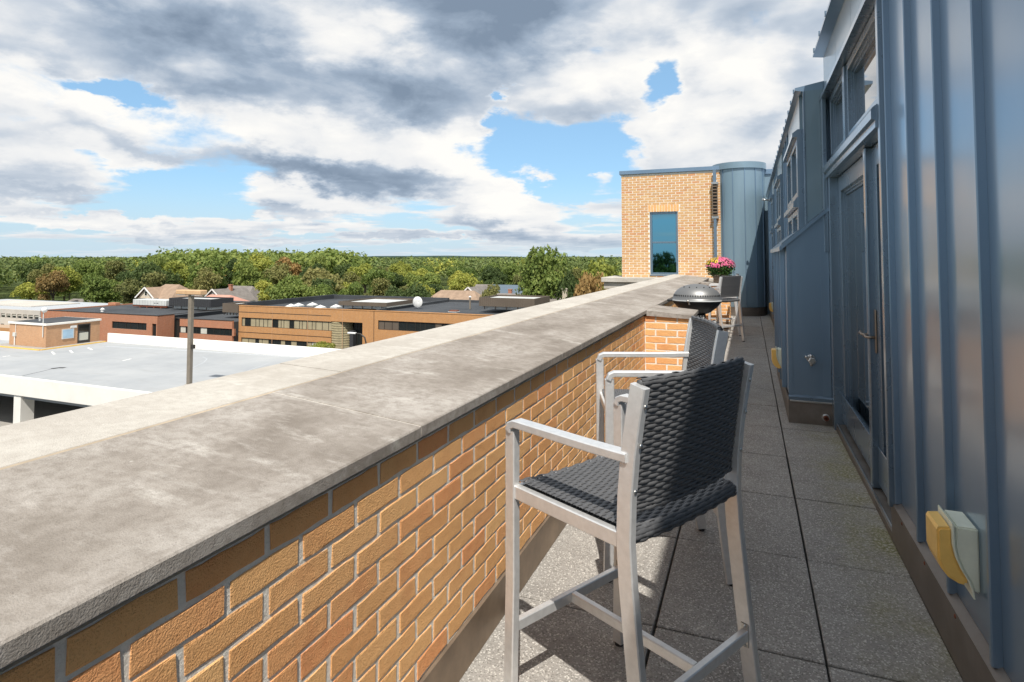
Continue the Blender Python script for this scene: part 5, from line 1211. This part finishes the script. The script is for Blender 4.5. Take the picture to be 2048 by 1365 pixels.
# far woodland: one mass of crowns out to the hills
def woodland(name, mat, r0, r1, n, leafs, size, hmin, hmax, seed, label, lift=0., lf=.1, a0=-68, a1=6):
    g = np.random.default_rng(seed); az = np.radians(g.uniform(a0, a1, n)); u = g.uniform(0, 1, n); r = np.sqrt(r0 * r0 + u * (r1 * r1 - r0 * r0))
    h = g.uniform(hmin, hmax, n); w = h * g.uniform(.38, .55, n) * size
    c = np.stack([r * np.sin(az), r * np.cos(az), GZ + h - w * .85 + lift * (r - r0) / (r1 - r0)], 1)
    d = g.normal(size=(n, leafs, 3)); d /= np.linalg.norm(d, axis=2)[..., None]; d[..., 2] = np.where(d[..., 2] < -.2, -d[..., 2], d[..., 2])
    bump = 1 + .22 * np.sin(d @ np.array([5., 3., 4.]) * 1.7 + az[:, None] * 999)
    p = c[:, None, :] + d * (w[:, None] * bump * g.uniform(.8, 1.05, (n, leafs)))[..., None] * np.array([1, 1, .9])
    p = p.reshape(-1, 3); d = d.reshape(-1, 3); m_ = len(p)
    nr = d * .6 + g.normal(size=(m_, 3)) * .4; nr /= np.linalg.norm(nr, axis=1)[:, None]
    a = np.cross(nr, g.normal(size=(m_, 3))); a /= np.linalg.norm(a, axis=1)[:, None]; b = np.cross(nr, a); s = np.repeat(w, leafs)[:, None] * g.uniform(lf * .6, lf * 1.3, m_)[:, None]
    V_ = np.stack([p - a * s, p + b * s * .7, p + a * s, p - b * s * .7], 1).reshape(-1, 3)
    me = bpy.data.meshes.new(name); me.vertices.add(4 * m_); me.loops.add(4 * m_); me.polygons.add(m_)
    me.vertices.foreach_set('co', V_.ravel()); me.loops.foreach_set('vertex_index', np.arange(4 * m_)); me.polygons.foreach_set('loop_start', np.arange(0, 4 * m_, 4)); me.update(); me.validate(); me.materials.append(MATS[mat])
    o = link(name, me); tag(o, label, 'woodland', None, 'stuff'); return o
woodland('far_woodland', 'leaf_far', 340, 560, 800, 230, 1.0, 12, 17.6, 31, 'continuous green woodland behind the nearer trees')
woodland('far_woodland', 'leaf_green', 340, 560, 330, 230, 1.0, 12, 17.9, 32, 'lighter green crowns mixed through the far woodland')
woodland('far_woodland', 'leaf_yellow', 340, 560, 120, 230, 1.0, 12, 17.4, 34, 'yellowish crowns scattered in the far woodland')
woodland('tall_woodland', 'leaf_green', 330, 470, 130, 260, 1.1, 18.5, 22.0, 37, 'taller green crowns rising over the skyline above the lamp post', 0, .1, -52, -36)
woodland('distant_woodland', 'leaf_far', 560, 1000, 1300, 90, 1.0, 14, 18.3, 33, 'distant woodland running towards the horizon', 0, .15)
woodland('horizon_woodland', 'leaf_far', 1000, 2300, 2600, 34, 1.1, 14, 18.8, 35, 'hazy line of woodland along the horizon', .3, .25)
# hills
def ridge(name, r, h, seed, a0=-80, a1=20, thick=500):
    g = random.Random(seed); v = []; n = 220
    for i in range(n + 1):
        a = R(a0 + (a1 - a0) * i / n); k = h * (.75 + .18 * math.sin(a * 6 + seed) + .10 * math.sin(a * 17 + 2 * seed) + .04 * math.sin(a * 61)) + g.uniform(-.5, .5) * h * .03
        v += [(r * math.sin(a), r * math.cos(a), GZ), ((r + thick * .4) * math.sin(a), (r + thick * .4) * math.cos(a), GZ + k), ((r + thick) * math.sin(a), (r + thick) * math.cos(a), GZ)]
    f = []
    for i in range(n): f += [(3 * i, 3 * i + 3, 3 * i + 4, 3 * i + 1), (3 * i + 1, 3 * i + 4, 3 * i + 5, 3 * i + 2)]
    tag(MB().add(v, f).build(name, 'hill_forest', None, True), kind='structure')
ridge('hills', 2700, 22, 3); ridge('hills', 4200, 30, 5)
